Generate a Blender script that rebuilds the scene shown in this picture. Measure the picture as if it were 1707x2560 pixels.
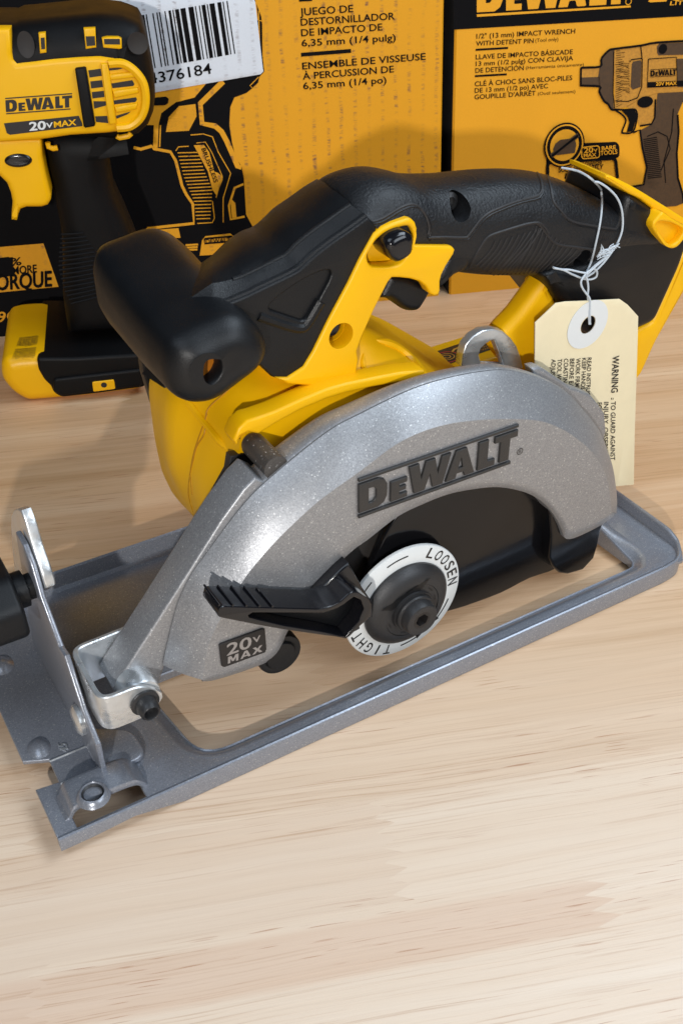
import bpy, bmesh, math, random
from mathutils import Vector, Matrix
random.seed(7)
for o in list(bpy.data.objects): bpy.data.objects.remove(o)
SC=bpy.context.scene
COL=SC.collection
R=math.radians

# ---------------------------------------------------------------- camera, light, exposure
cam=bpy.data.cameras.new('camera'); co=bpy.data.objects.new('camera',cam); COL.objects.link(co)
co.location=(0,0,.32); co.rotation_euler=(R(90-36.939),0,0)
cam.sensor_fit='VERTICAL'; cam.sensor_height=36; cam.sensor_width=24; cam.lens=37.125
cam.clip_start=.01; cam.clip_end=30
cam.dof.use_dof=True; cam.dof.focus_distance=.46; cam.dof.aperture_fstop=48
SC.camera=co
W=bpy.data.worlds.new('World'); SC.world=W; W.use_nodes=True
bg=W.node_tree.nodes['Background']; bg.inputs[0].default_value=(.62,.78,1,1); bg.inputs[1].default_value=.05
def area(name,loc,target,sx,sy,power,col):
    l=bpy.data.lights.new(name,'AREA'); l.shape='RECTANGLE'; l.size=sx; l.size_y=sy; l.energy=power; l.color=col
    o=bpy.data.objects.new(name,l); COL.objects.link(o); o.location=loc
    o.rotation_euler=(Vector(target)-Vector(loc)).to_track_quat('-Z','Y').to_euler(); return o
area('right_softbox',(.62,-.06,.60),(.02,.36,.05),.55,.42,4.9,(.84,.92,1))
area('overhead_softbox',(.42,.50,.85),(.0,.36,.02),.50,.40,6.0,(.76,.88,1))
area('left_fill_light',(-.35,-.02,1.0),(-.05,.40,0),.60,.50,3.4,(.74,.86,1))  # fill light added to brighten the shoe plate, front wood and knobs
area('front_lamp',(-.10,-.72,.47),(0,.45,.06),.024,.024,10.5,(1,.97,.93))  # small lamp near the camera, throws the hard handle shadow on the carton
SC.view_settings.view_transform='Standard'; SC.view_settings.look='None'
SC.view_settings.exposure=-.40; SC.view_settings.gamma=1; SC.view_settings.use_curve_mapping=False

# ---------------------------------------------------------------- materials
def nodes(name):
    m=bpy.data.materials.new(name); m.use_nodes=True; nt=m.node_tree
    return m,nt,nt.nodes['Principled BSDF']
def N(nt,t,**k):
    n=nt.nodes.new(t)
    for a,v in k.items():
        if a.startswith('i_'): n.inputs[a[2:].replace('_',' ')].default_value=v
        else: setattr(n,a,v)
    return n
def L(nt,a,b): nt.links.new(a,b)
def mat(name,col,rough=.5,metal=0,bump=0,bscale=2000,spec=.5,var=0,vscale=60,coat=0,rvar=.08,detail=2):
    m,nt,p=nodes(name)
    p.inputs['Base Color'].default_value=(*col,1); p.inputs['Roughness'].default_value=rough
    p.inputs['Metallic'].default_value=metal; p.inputs['Specular IOR Level'].default_value=spec
    if coat: p.inputs['Coat Weight'].default_value=coat; p.inputs['Coat Roughness'].default_value=.12
    tc=N(nt,'ShaderNodeTexCoord')
    if bump:
        n=N(nt,'ShaderNodeTexNoise'); n.inputs['Scale'].default_value=bscale; n.inputs['Detail'].default_value=detail
        L(nt,tc.outputs['Object'],n.inputs['Vector'])
        b=N(nt,'ShaderNodeBump'); b.inputs['Strength'].default_value=bump; b.inputs['Distance'].default_value=.0004
        L(nt,n.outputs['Fac'],b.inputs['Height']); L(nt,b.outputs[0],p.inputs['Normal'])
    n2=N(nt,'ShaderNodeTexNoise'); n2.inputs['Scale'].default_value=vscale; n2.inputs['Detail'].default_value=6
    L(nt,tc.outputs['Object'],n2.inputs['Vector'])
    mr=N(nt,'ShaderNodeMapRange'); mr.inputs['From Min'].default_value=.3; mr.inputs['From Max'].default_value=.7
    mr.inputs['To Min'].default_value=rough-rvar; mr.inputs['To Max'].default_value=rough+rvar
    L(nt,n2.outputs['Fac'],mr.inputs['Value']); L(nt,mr.outputs[0],p.inputs['Roughness'])
    if var:
        mx=N(nt,'ShaderNodeMix',data_type='RGBA')
        mx.inputs[6].default_value=(*[c*(1-var) for c in col],1); mx.inputs[7].default_value=(*[min(1,c*(1+var)) for c in col],1)
        L(nt,n2.outputs['Fac'],mx.inputs[0]); L(nt,mx.outputs[2],p.inputs['Base Color'])
    return m
def flake_paint(name,col,rough,metal,amount=.25,scale=2600,bright=.62):
    """cast metal under metallic paint: flakes tilt the normal and sparkle"""
    m,nt,p=nodes(name); tc=N(nt,'ShaderNodeTexCoord')
    v=N(nt,'ShaderNodeTexVoronoi'); v.inputs['Scale'].default_value=scale; L(nt,tc.outputs['Object'],v.inputs['Vector'])
    sub=N(nt,'ShaderNodeVectorMath',operation='SUBTRACT'); sub.inputs[1].default_value=(.5,.5,.5); L(nt,v.outputs['Color'],sub.inputs[0])
    sc=N(nt,'ShaderNodeVectorMath',operation='SCALE'); sc.inputs['Scale'].default_value=amount; L(nt,sub.outputs[0],sc.inputs[0])
    g=N(nt,'ShaderNodeNewGeometry'); ad=N(nt,'ShaderNodeVectorMath',operation='ADD'); L(nt,g.outputs['Normal'],ad.inputs[0]); L(nt,sc.outputs[0],ad.inputs[1])
    nm=N(nt,'ShaderNodeVectorMath',operation='NORMALIZE'); L(nt,ad.outputs[0],nm.inputs[0])
    no=N(nt,'ShaderNodeTexNoise'); no.inputs['Scale'].default_value=900; no.inputs['Detail'].default_value=2; L(nt,tc.outputs['Object'],no.inputs['Vector'])
    b=N(nt,'ShaderNodeBump'); b.inputs['Strength'].default_value=.08; b.inputs['Distance'].default_value=.0004
    L(nt,no.outputs['Fac'],b.inputs['Height']); L(nt,nm.outputs[0],b.inputs['Normal']); L(nt,b.outputs[0],p.inputs['Normal'])
    sp=N(nt,'ShaderNodeSeparateColor'); L(nt,v.outputs['Color'],sp.inputs[0])
    cr=N(nt,'ShaderNodeValToRGB'); cr.color_ramp.elements[0].position=0; cr.color_ramp.elements[0].color=(*[c*.82 for c in col],1)
    cr.color_ramp.elements[1].position=.975; cr.color_ramp.elements[1].color=(*[c*1.12 for c in col],1)
    e=cr.color_ramp.elements.new(.994); e.color=(bright,bright,bright,1)
    L(nt,sp.outputs[0],cr.inputs[0]); L(nt,cr.outputs[0],p.inputs['Base Color'])
    p.inputs['Metallic'].default_value=metal; p.inputs['Roughness'].default_value=rough
    return m
M={}
M['black']=mat('black_plastic',(.0045,.005,.0062),.40,spec=.38,bump=.25,bscale=2600,rvar=.05)
M['rubber']=mat('textured_rubber',(.0065,.007,.0085),.44,spec=.45,bump=.7,bscale=900,detail=3)
M['gloss']=mat('glossy_black_plastic',(.006,.006,.008),.16,rvar=.04)
M['guardblack']=mat('satin_black_guard',(.005,.005,.006),.15,spec=.35,rvar=.06,bump=.08,bscale=600)
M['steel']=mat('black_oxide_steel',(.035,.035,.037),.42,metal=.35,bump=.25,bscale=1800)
M['yellow']=mat('yellow_plastic',(.86,.455,.001),.40,spec=.35,bump=.10,bscale=2600,rvar=.06)
M['silver']=flake_paint('warm_silver_cast_paint',(.33,.335,.35),.42,.52,.03)
M['darksilver']=flake_paint('cast_gear_case_paint',(.085,.078,.073),.45,.3,.05)
M['shoe']=flake_paint('blue_grey_steel_paint',(.27,.287,.33),.29,.42,.03,3000,.5)
M['zinc']=mat('zinc_plated_steel',(.74,.77,.79),.34,metal=.8,bump=.35,bscale=420,var=.22,vscale=130,rvar=.12)
M['white']=mat('white_sticker',(.70,.725,.73),.45)
M['ink']=mat('black_ink',(.014,.012,.012),.55)
M['letter']=mat('dark_raised_paint',(.026,.025,.025),.42,bump=.3,bscale=1600)
M['badgegrey']=mat('grey_print',(.34,.32,.31),.5,metal=.3)
M['manila']=mat('manila_card',(.80,.70,.47),.72,bump=.12,bscale=1500,var=.04,vscale=200)
M['string']=mat('waxed_string',(.50,.55,.60),.65,bump=.6,bscale=1500)
M['redink']=mat('red_ink',(.45,.03,.03),.5)
M['deeporange']=mat('deep_orange_plastic',(.45,.14,.002),.5)
M['innercase']=mat('inner_casting_reflection',(.040,.036,.034),.38,bump=.2,bscale=1500)  # lighter brown tone paints in a reflection inside the guard opening
M['goldink']=mat('ochre_ink',(.60,.30,.04),.5)
M['brownseam']=mat('dark_seam',(.47,.21,.002),.6)
def cardboard(name,col,dirt):
    m,nt,p=nodes(name); tc=N(nt,'ShaderNodeTexCoord')
    fib=N(nt,'ShaderNodeTexNoise'); fib.inputs['Scale'].default_value=900; fib.inputs['Detail'].default_value=4; L(nt,tc.outputs['Object'],fib.inputs['Vector'])
    mp=N(nt,'ShaderNodeMapping'); mp.inputs['Scale'].default_value=(26,26,6); L(nt,tc.outputs['Object'],mp.inputs['Vector'])
    big=N(nt,'ShaderNodeTexNoise'); big.inputs['Scale'].default_value=1; big.inputs['Detail'].default_value=5; L(nt,mp.outputs[0],big.inputs['Vector'])
    mx=N(nt,'ShaderNodeMix',data_type='RGBA'); mx.inputs[6].default_value=(*[c*.86 for c in col],1); mx.inputs[7].default_value=(*[min(1,c*1.1) for c in col],1)
    ad=N(nt,'ShaderNodeMath',operation='MULTIPLY_ADD'); ad.inputs[1].default_value=.45; L(nt,fib.outputs['Fac'],ad.inputs[0]); 
    hf=N(nt,'ShaderNodeMath',operation='MULTIPLY'); hf.inputs[1].default_value=.55; L(nt,big.outputs['Fac'],hf.inputs[0]); L(nt,hf.outputs[0],ad.inputs[2])
    L(nt,ad.outputs[0],mx.inputs[0]); out=mx.outputs[2]
    if dirt:
        # rubbed corrugation: vertical rows of ragged grey scuffs
        sp=N(nt,'ShaderNodeSeparateXYZ'); L(nt,tc.outputs['Object'],sp.inputs[0])
        wob=N(nt,'ShaderNodeTexNoise'); wob.inputs['Scale'].default_value=45; L(nt,tc.outputs['Object'],wob.inputs['Vector'])
        wa=N(nt,'ShaderNodeMath',operation='MULTIPLY_ADD'); wa.inputs[1].default_value=.004; L(nt,wob.outputs['Fac'],wa.inputs[0]); L(nt,sp.outputs['X'],wa.inputs[2])
        fr=N(nt,'ShaderNodeMath',operation='MULTIPLY'); fr.inputs[1].default_value=2*math.pi/.0088; L(nt,wa.outputs[0],fr.inputs[0])
        cs=N(nt,'ShaderNodeMath',operation='COSINE'); L(nt,fr.outputs[0],cs.inputs[0])
        c1=N(nt,'ShaderNodeMapRange'); c1.inputs['From Min'].default_value=.45; c1.inputs['From Max'].default_value=1; L(nt,cs.outputs[0],c1.inputs['Value'])
        mp2=N(nt,'ShaderNodeMapping'); mp2.inputs['Scale'].default_value=(95,1,420); L(nt,tc.outputs['Object'],mp2.inputs['Vector'])
        st=N(nt,'ShaderNodeTexNoise'); st.inputs['Scale'].default_value=1; st.inputs['Detail'].default_value=4; st.inputs['Roughness'].default_value=.7; L(nt,mp2.outputs[0],st.inputs['Vector'])
        c2=N(nt,'ShaderNodeMapRange'); c2.inputs['From Min'].default_value=.47; c2.inputs['From Max'].default_value=.70; L(nt,st.outputs['Fac'],c2.inputs['Value'])
        pa=N(nt,'ShaderNodeTexNoise'); pa.inputs['Scale'].default_value=24; pa.inputs['Detail'].default_value=2; L(nt,tc.outputs['Object'],pa.inputs['Vector'])
        c3=N(nt,'ShaderNodeMapRange'); c3.inputs['From Min'].default_value=.34; c3.inputs['From Max'].default_value=.58; L(nt,pa.outputs['Fac'],c3.inputs['Value'])
        m1=N(nt,'ShaderNodeMath',operation='MULTIPLY'); L(nt,c1.outputs[0],m1.inputs[0]); L(nt,c2.outputs[0],m1.inputs[1])
        m2=N(nt,'ShaderNodeMath',operation='MULTIPLY'); L(nt,m1.outputs[0],m2.inputs[0]); L(nt,c3.outputs[0],m2.inputs[1])
        m3=N(nt,'ShaderNodeMath',operation='MULTIPLY'); m3.inputs[1].default_value=dirt; L(nt,m2.outputs[0],m3.inputs[0])
        md=N(nt,'ShaderNodeMix',data_type='RGBA'); md.inputs[7].default_value=(.13,.06,.05,1); L(nt,out,md.inputs[6]); L(nt,m3.outputs[0],md.inputs[0]); out=md.outputs[2]
    L(nt,out,p.inputs['Base Color']); p.inputs['Roughness'].default_value=.6; p.inputs['Specular IOR Level'].default_value=.2
    b=N(nt,'ShaderNodeBump'); b.inputs['Strength'].default_value=.15; b.inputs['Distance'].default_value=.0003; L(nt,fib.outputs['Fac'],b.inputs['Height']); L(nt,b.outputs[0],p.inputs['Normal'])
    return m
M['card']=cardboard('orange_printed_cardboard',(.78,.345,.016),0)
M['carddirty']=cardboard('scuffed_orange_cardboard',(.74,.325,.012),1.15)
M['boxwhite']=cardboard('scuffed_white_label',(.66,.68,.72),.9)
M['print']=mat('box_black_print',(.005,.0045,.005),.75,spec=.07,var=.3,vscale=300)
M['drillblack']=mat('drill_black_plastic',(.0035,.0035,.004),.5,bump=.25,bscale=2600,rvar=.05,spec=.18)
M['brownprint']=mat('halftone_brown_print',(.065,.030,.008),.6,var=.5,vscale=700)
M['midprint']=mat('halftone_orange_print',(.50,.22,.018),.6,var=.35,vscale=700)
M['sideboard']=mat('box_side_black',(.015,.013,.012),.7)

def wood():
    m,nt,p=nodes('rubberwood_board'); tc=N(nt,'ShaderNodeTexCoord')
    rot=N(nt,'ShaderNodeMapping'); rot.inputs['Rotation'].default_value=(0,0,R(-11)); L(nt,tc.outputs['Object'],rot.inputs['Vector'])
    sp=N(nt,'ShaderNodeSeparateXYZ'); L(nt,rot.outputs[0],sp.inputs[0])
    def mth(op,a=None,b=None,c=None):
        n=N(nt,'ShaderNodeMath',operation=op)
        for i,v in enumerate((a,b,c)):
            if v is None: continue
            if isinstance(v,(int,float)): n.inputs[i].default_value=v
            else: L(nt,v,n.inputs[i])
        return n.outputs[0]
    def comb(x,y,z=0):
        n=N(nt,'ShaderNodeCombineXYZ')
        for i,v in enumerate((x,y,z)):
            if isinstance(v,(int,float)): n.inputs[i].default_value=v
            else: L(nt,v,n.inputs[i])
        return n.outputs[0]
    def noise(vec,scale,detail=3,rough=.55,dist=0):
        n=N(nt,'ShaderNodeTexNoise'); n.inputs['Scale'].default_value=scale; n.inputs['Detail'].default_value=detail; n.inputs['Roughness'].default_value=rough; n.inputs['Distortion'].default_value=dist
        L(nt,vec,n.inputs['Vector']); return n.outputs['Fac']
    def rng(v,a,b,c=0,d=1,smooth=True):
        n=N(nt,'ShaderNodeMapRange'); n.inputs['From Min'].default_value=a; n.inputs['From Max'].default_value=b; n.inputs['To Min'].default_value=c; n.inputs['To Max'].default_value=d
        if smooth: n.interpolation_type='SMOOTHSTEP'
        L(nt,v,n.inputs['Value']); return n.outputs[0]
    u,v=sp.outputs['X'],sp.outputs['Y']
    # glued staves with finger joints
    SW=.043
    st=mth('FLOOR',mth('DIVIDE',mth('ADD',v,.0165),SW))
    wn=N(nt,'ShaderNodeTexWhiteNoise',noise_dimensions='1D'); L(nt,st,wn.inputs['W'])
    tri=mth('PINGPONG',mth('DIVIDE',v,.0032),1)
    uu=mth('ADD',mth('ADD',mth('MULTIPLY',wn.outputs['Value'],.33),u),mth('MULTIPLY',tri,.0075))
    bl=mth('FLOOR',mth('DIVIDE',mth('ADD',uu,.055),.30))
    wn2=N(nt,'ShaderNodeTexWhiteNoise',noise_dimensions='2D'); L(nt,comb(st,bl),wn2.inputs['Vector'])
    idv=wn2.outputs['Value']; off=mth('MULTIPLY',idv,7.3)
    # gentle waviness of the grain
    wav=noise(comb(mth('MULTIPLY',u,6),mth('MULTIPLY',v,9),off),1,2)
    vw=mth('ADD',v,mth('MULTIPLY',mth('SUBTRACT',wav,.5),.010))
    broad=noise(comb(mth('MULTIPLY',u,2.2),mth('MULTIPLY',vw,55),off),1,3)
    fine=noise(comb(mth('MULTIPLY',u,9),mth('MULTIPLY',vw,420),off),1,4,.65)
    hair=noise(comb(mth('MULTIPLY',u,11),mth('MULTIPLY',vw,900),off),1,4,.7)
    fleck=noise(comb(mth('MULTIPLY',u,48),mth('MULTIPLY',vw,1250),off),1,1,.5)
    fzone2=noise(comb(mth('MULTIPLY',u,4),mth('MULTIPLY',vw,22),31),1,2,.6)
    fzone=noise(comb(mth('MULTIPLY',u,7),mth('MULTIPLY',vw,34),off),1,3,.6)
    cr=N(nt,'ShaderNodeValToRGB'); r=cr.color_ramp
    r.elements[0].position=.28; r.elements[0].color=(.50,.285,.130,1); r.elements[1].position=.72; r.elements[1].color=(.77,.535,.328,1)
    e=r.elements.new(.5); e.color=(.66,.418,.232,1)
    tone=mth('ADD',mth('MULTIPLY',broad,.62),mth('MULTIPLY',fine,.38)); L(nt,tone,cr.inputs[0]); col=cr.outputs[0]
    def mixc(fac,c2,mode='MIX'):
        nonlocal col
        n=N(nt,'ShaderNodeMix',data_type='RGBA'); n.blend_type=mode; L(nt,col,n.inputs[6]); n.inputs[7].default_value=(*c2,1); L(nt,fac,n.inputs[0]); col=n.outputs[2]
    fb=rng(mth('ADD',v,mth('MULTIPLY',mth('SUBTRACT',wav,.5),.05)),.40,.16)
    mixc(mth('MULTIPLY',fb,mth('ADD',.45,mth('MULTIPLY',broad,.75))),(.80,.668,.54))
    mixc(rng(idv,.60,.95,0,.10),(.60,.42,.32))
    mixc(rng(idv,.40,.05,0,.12),(.78,.69,.56))
    vv=mth('ADD',v,mth('MULTIPLY',mth('SUBTRACT',broad,.5),.006))
    tri2=mth('PINGPONG',mth('DIVIDE',v,.0030),1)
    pk=mth('MULTIPLY',mth('MULTIPLY',rng(vv,.1740,.1775),rng(vv,.1965,.1925)),rng(mth('ADD',u,mth('MULTIPLY',tri2,.010)),.1315,.1300))
    mixc(mth('MULTIPLY',pk,.45),(.64,.42,.29))
    mixc(mth('MULTIPLY',rng(hair,.50,.72,0,.50),rng(fzone2,.35,.62,.30,1)),(.40,.20,.09))
    mixc(mth('MULTIPLY',rng(fleck,.635,.74,0,.60),rng(fzone,.44,.62)),(.36,.135,.055))
    L(nt,col,p.inputs['Base Color'])
    L(nt,rng(fine,.3,.7,.36,.50),p.inputs['Roughness']); p.inputs['Specular IOR Level'].default_value=.35
    b=N(nt,'ShaderNodeBump'); b.inputs['Strength'].default_value=.20; b.inputs['Distance'].default_value=.0003; L(nt,mth('ADD',hair,fine),b.inputs['Height']); L(nt,b.outputs[0],p.inputs['Normal'])
    return m
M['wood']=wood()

# ---------------------------------------------------------------- mesh helpers
def finish(me,sharp=35):
    for p in me.polygons: p.use_smooth=True
    me.set_sharp_from_angle(angle=R(sharp))
def link(name,me,m,parent=None,label=None):
    o=bpy.data.objects.new(name,me); COL.objects.link(o)
    if m: me.materials.clear(); me.materials.append(M[m])
    if parent: o.parent=parent
    if label: o['label']=label
    return o
def thing(name,label,cat,loc,rot,group=None):
    o=bpy.data.objects.new(name,None); COL.objects.link(o); o.location=loc; o.rotation_euler=rot
    o.empty_display_size=.02; o['label']=label; o['category']=cat
    if group: o['group']=group
    return o
def plane_fn(pl):
    k,c=pl
    if k=='Y': return lambda a,b,d=0: (a,c-d,b)      # faces -y ; d = outwards
    if k=='X': return lambda a,b,d=0: (c-d,a,b)      # a=y b=z faces -x
    if k=='X+': return lambda a,b,d=0: (c+d,a,b)
    return lambda a,b,d=0: (a,b,c+d)                 # 'Z'
def cr(pts,n=6,closed=True):
    """Catmull-Rom through the points"""
    out=[]; k=len(pts); rngk=range(k) if closed else range(k-1)
    for i in rngk:
        g=(lambda j: pts[j%k]) if closed else (lambda j: pts[min(max(j,0),k-1)])
        p0,p1,p2,p3=g(i-1),g(i),g(i+1),g(i+2)
        for s in range(n):
            t=s/n
            out.append(tuple(.5*(2*b+(c-a)*t+(2*a-5*b+4*c-d)*t*t+(3*b-a-3*c+d)*t**3) for a,b,c,d in zip(p0,p1,p2,p3)))
    if not closed: out.append(tuple(pts[-1]))
    return out
def rs(pts,n,closed=False):
    """resample to n points evenly by length"""
    P=[Vector(p) for p in pts]+([Vector(pts[0])] if closed else [])
    d=[0]
    for a,b in zip(P,P[1:]): d.append(d[-1]+(b-a).length)
    out=[];j=0;m=n if closed else n-1
    for i in range(n):
        t=d[-1]*i/m
        while j<len(d)-2 and d[j+1]<t: j+=1
        f=(t-d[j])/max(1e-9,d[j+1]-d[j]); out.append(tuple(P[j].lerp(P[j+1],min(1,f))))
    return out
def fillet(pts,r,n=5,closed=True):
    """round the corners of a polygon"""
    out=[];k=len(pts)
    for i in range(k):
        p=Vector(pts[i])
        if not closed and i in(0,k-1): out.append(tuple(p)); continue
        a=Vector(pts[i-1])-p;b=Vector(pts[(i+1)%k])-p
        ri=r[i] if isinstance(r,(list,tuple)) else r
        d=min(ri,a.length*.45,b.length*.45)
        if d<1e-6: out.append(tuple(p)); continue
        s=p+a.normalized()*d;e=p+b.normalized()*d
        for j in range(n+1):
            t=j/n; out.append(tuple(s*(1-t)**2+p*2*t*(1-t)+e*t*t))
    return out
def area2(p): return sum(a[0]*b[1]-b[0]*a[1] for a,b in zip(p,p[1:]+p[:1]))
def plate(name,loops,pl,th,bev,m,parent=None,res=3,label=None,sharp=35):
    """solid plate: outline (and holes) in a plane, its face at the plane, growing th inwards, rounded by bev"""
    cu=bpy.data.curves.new(name,'CURVE'); cu.dimensions='2D'; cu.fill_mode='BOTH'
    cu.extrude=max(1e-5,th/2-bev); cu.bevel_depth=bev; cu.bevel_resolution=res; cu.offset=-bev
    for i,lp in enumerate(loops):
        lp=list(lp)
        if (area2(lp)>0)!=(i==0): lp=lp[::-1]
        s=cu.splines.new('POLY'); s.points.add(len(lp)-1); s.use_cyclic_u=True
        for q,(a,b) in zip(s.points,lp): q.co=(a,b,0,1)
    t=bpy.data.objects.new('t',cu); COL.objects.link(t); dg=bpy.context.evaluated_depsgraph_get(); dg.update()
    me=bpy.data.meshes.new_from_object(t.evaluated_get(dg)); bpy.data.objects.remove(t); bpy.data.curves.remove(cu)
    f=plane_fn(pl)
    for v in me.vertices: v.co=f(v.co.x,v.co.y,v.co.z-th/2)
    me.name=name
    bm=bmesh.new(); bm.from_mesh(me); bmesh.ops.remove_doubles(bm,verts=bm.verts,dist=2e-6); bmesh.ops.recalc_face_normals(bm,faces=bm.faces); bm.to_mesh(me); bm.free()
    finish(me,sharp); return link(name,me,m,parent,label)
class MB:
    def __init__(s): s.v=[];s.f=[]
    def poly(s,pts3): i=len(s.v); s.v+=[tuple(p) for p in pts3]; s.f.append(tuple(range(i,i+len(pts3))))
    def poly2(s,pts,pl,d=0): f=plane_fn(pl); s.poly([f(a,b,d) for a,b in pts])
    def ribbon(s,pts,w,pl,d=0,closed=False):
        f=plane_fn(pl); P=[Vector(p) for p in pts]; k=len(P); i0=len(s.v)
        for i,p in enumerate(P):
            a=P[(i-1)%k] if closed or i>0 else p; b=P[(i+1)%k] if closed or i<k-1 else p
            t=(b-a); t=t.normalized() if t.length else Vector((1,0)); n=Vector((-t.y,t.x))*w/2
            s.v.append(f(*(p+n),d)); s.v.append(f(*(p-n),d))
        for i in range(k if closed else k-1):
            j=(i+1)%k; s.f.append((i0+2*i,i0+2*i+1,i0+2*j+1,i0+2*j))
    def box(s,lo,hi):
        i=len(s.v); s.v+=[(x,y,z) for x in(lo[0],hi[0]) for y in(lo[1],hi[1]) for z in(lo[2],hi[2])]
        s.f+=[tuple(i+j for j in q) for q in((0,1,3,2),(4,6,7,5),(0,4,5,1),(2,3,7,6),(0,2,6,4),(1,5,7,3))]
    def grid(s,rings,closed=True,cap=(False,False)):
        i0=len(s.v);n=len(rings[0])
        for r in rings: s.v+=[tuple(p) for p in r]
        for a in range(len(rings)-1):
            for j in range(n if closed else n-1):
                k=(j+1)%n; s.f.append((i0+a*n+j,i0+a*n+k,i0+(a+1)*n+k,i0+(a+1)*n+j))
        if cap[0]: s.f.append(tuple(i0+j for j in range(n))[::-1])
        if cap[1]: s.f.append(tuple(i0+(len(rings)-1)*n+j for j in range(n)))
    def tube(s,pts,r,n=8,closed=False):
        P=[Vector(p) for p in pts]; rings=[]; up=None
        for i,p in enumerate(P):
            a=P[i-1] if i>0 or closed else p; b=P[(i+1)%len(P)] if i<len(P)-1 or closed else p
            t=(b-a).normalized()
            if up is None: up=t.orthogonal().normalized()
            up=(up-t*up.dot(t)).normalized(); q=t.cross(up)
            rr=r[i] if isinstance(r,list) else r
            rings.append([p+(up*math.cos(2*math.pi*j/n)+q*math.sin(2*math.pi*j/n))*rr for j in range(n)])
        if closed: rings.append(rings[0])
        s.grid(rings,True,(not closed,not closed))
    def lathe(s,prof,c,pl='Y',n=40,caps=(True,True)):
        """prof [(r,depth)], axis through c=(a,b) normal to plane kind"""
        rings=[]
        for r,d in prof:
            f=plane_fn((pl,d)); rings.append([f(c[0]+r*math.cos(2*math.pi*j/n),c[1]+r*math.sin(2*math.pi*j/n)) for j in range(n)])
        s.grid(rings,True,caps)
    def text(s,t,P0,P1,PT,pl,d=0,bold=.012,th=0,italic=0):
        vs,fs=glyphs(t,min(bold*.25,.006),th); P0,P1,PT=Vector(P0),Vector(P1),Vector(PT)
        x0=min(v[0] for v in vs);x1=max(v[0] for v in vs)
        f=plane_fn(pl); ea=(P1-P0)/(x1-x0); eb=(PT-P0)
        # heavier strokes: the same line struck again a hair to each side
        for k,(dx,dy) in enumerate(((0,0),(-.9,0),(.9,0),(-.5,.5),(.5,-.5)) if bold>=.01 else ((0,0),)):
            i=len(s.v)
            for v in vs:
                q=P0+ea*(v[0]-x0+italic*v[1]+dx*bold*.7)+eb*((v[1]+dy*bold)/CAP); s.v.append(f(q.x,q.y,d+v[2]*th+k*1.5e-5))
            s.f+=[tuple(i+j for j in g) for g in fs]
    def build(s,name,m,parent=None,label=None,sharp=35,recalc=True):
        me=bpy.data.meshes.new(name); me.from_pydata(s.v,[],s.f)
        bm=bmesh.new(); bm.from_mesh(me); bmesh.ops.remove_doubles(bm,verts=bm.verts,dist=1e-6)
        if recalc: bmesh.ops.recalc_face_normals(bm,faces=bm.faces)
        bm.to_mesh(me); bm.free(); finish(me,sharp); return link(name,me,m,parent,label)
_g={}
def glyphs(t,bold,th):
    k=(t,bold,th>0)
    if k in _g: return _g[k]
    cu=bpy.data.curves.new('t','FONT'); cu.body=t; cu.size=1; cu.offset=bold; cu.resolution_u=3
    if th>0: cu.extrude=.5
    o=bpy.data.objects.new('t',cu); COL.objects.link(o); dg=bpy.context.evaluated_depsgraph_get(); dg.update()
    me=bpy.data.meshes.new_from_object(o.evaluated_get(dg)); bpy.data.objects.remove(o); bpy.data.curves.remove(cu)
    r=([(v.co.x,v.co.y,v.co.z+(.5 if th>0 else 0)) for v in me.vertices],[tuple(p.vertices) for p in me.polygons]); bpy.data.meshes.remove(me); _g[k]=r; return r
CAP=.69
CAP=max(v[1] for v in glyphs('H',0,0)[0])
def circ(c,r,n=32,a0=0,a1=360,ry=None):
    full=abs(a1-a0)>=360; k=n if full else n+1
    return [(c[0]+r*math.cos(R(a0+(a1-a0)*i/n)),c[1]+(ry or r)*math.sin(R(a0+(a1-a0)*i/n))) for i in range(k)]
# heavy slab lettering of the maker's mark, drawn letter by letter in a unit box (x 0..1, y 0..1)
LOGO=[([(0,0),(0,1),(.115,1),(.150,.90),(.168,.70),(.168,.30),(.150,.10),(.115,0)],[(.058,.24),(.085,.24),(.104,.36),(.104,.64),(.085,.76),(.058,.76)]),
 ([(.190,0),(.190,.70),(.290,.70),(.290,.53),(.243,.53),(.243,.43),(.284,.43),(.284,.28),(.243,.28),(.243,.17),(.292,.17),(.292,0)],None),
 ([(.335,0),(.300,1),(.362,1),(.378,.42),(.405,1),(.462,1),(.482,.42),(.505,1),(.562,1),(.515,0),(.452,0),(.432,.52),(.402,0)],None),
 ([(.535,0),(.595,1),(.662,1),(.722,0),(.658,0),(.650,.17),(.606,.17),(.598,0)],[(.613,.34),(.644,.34),(.629,.72)]),
 ([(.742,0),(.742,1),(.806,1),(.806,.23),(.856,.23),(.856,0)],None),
 ([(.888,0),(.888,.77),(.848,.77),(.848,1),(1.0,1),(1.0,.77),(.952,.77),(.952,0)],None)]
def logo_loops(P0,P1,PT,bars=True):
    """letters and the two rules as polygons mapped to a parallelogram (P0 baseline start, P1 baseline end, PT top of D)"""
    P0,P1,PT=Vector(P0),Vector(P1),Vector(PT); g=lambda q: tuple(P0+(P1-P0)*q[0]+(PT-P0)*q[1])
    res=[]
    for o,h in LOGO: res.append(([g(q) for q in o],[g(q) for q in h] if h else None))
    if bars:
        for y0,y1,x1 in((1.09,1.19,1.0),(-.19,-.09,.97)): res.append(([g(q) for q in((0,y0),(x1,y0),(x1,y1),(0,y1))],None))
    return res
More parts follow.
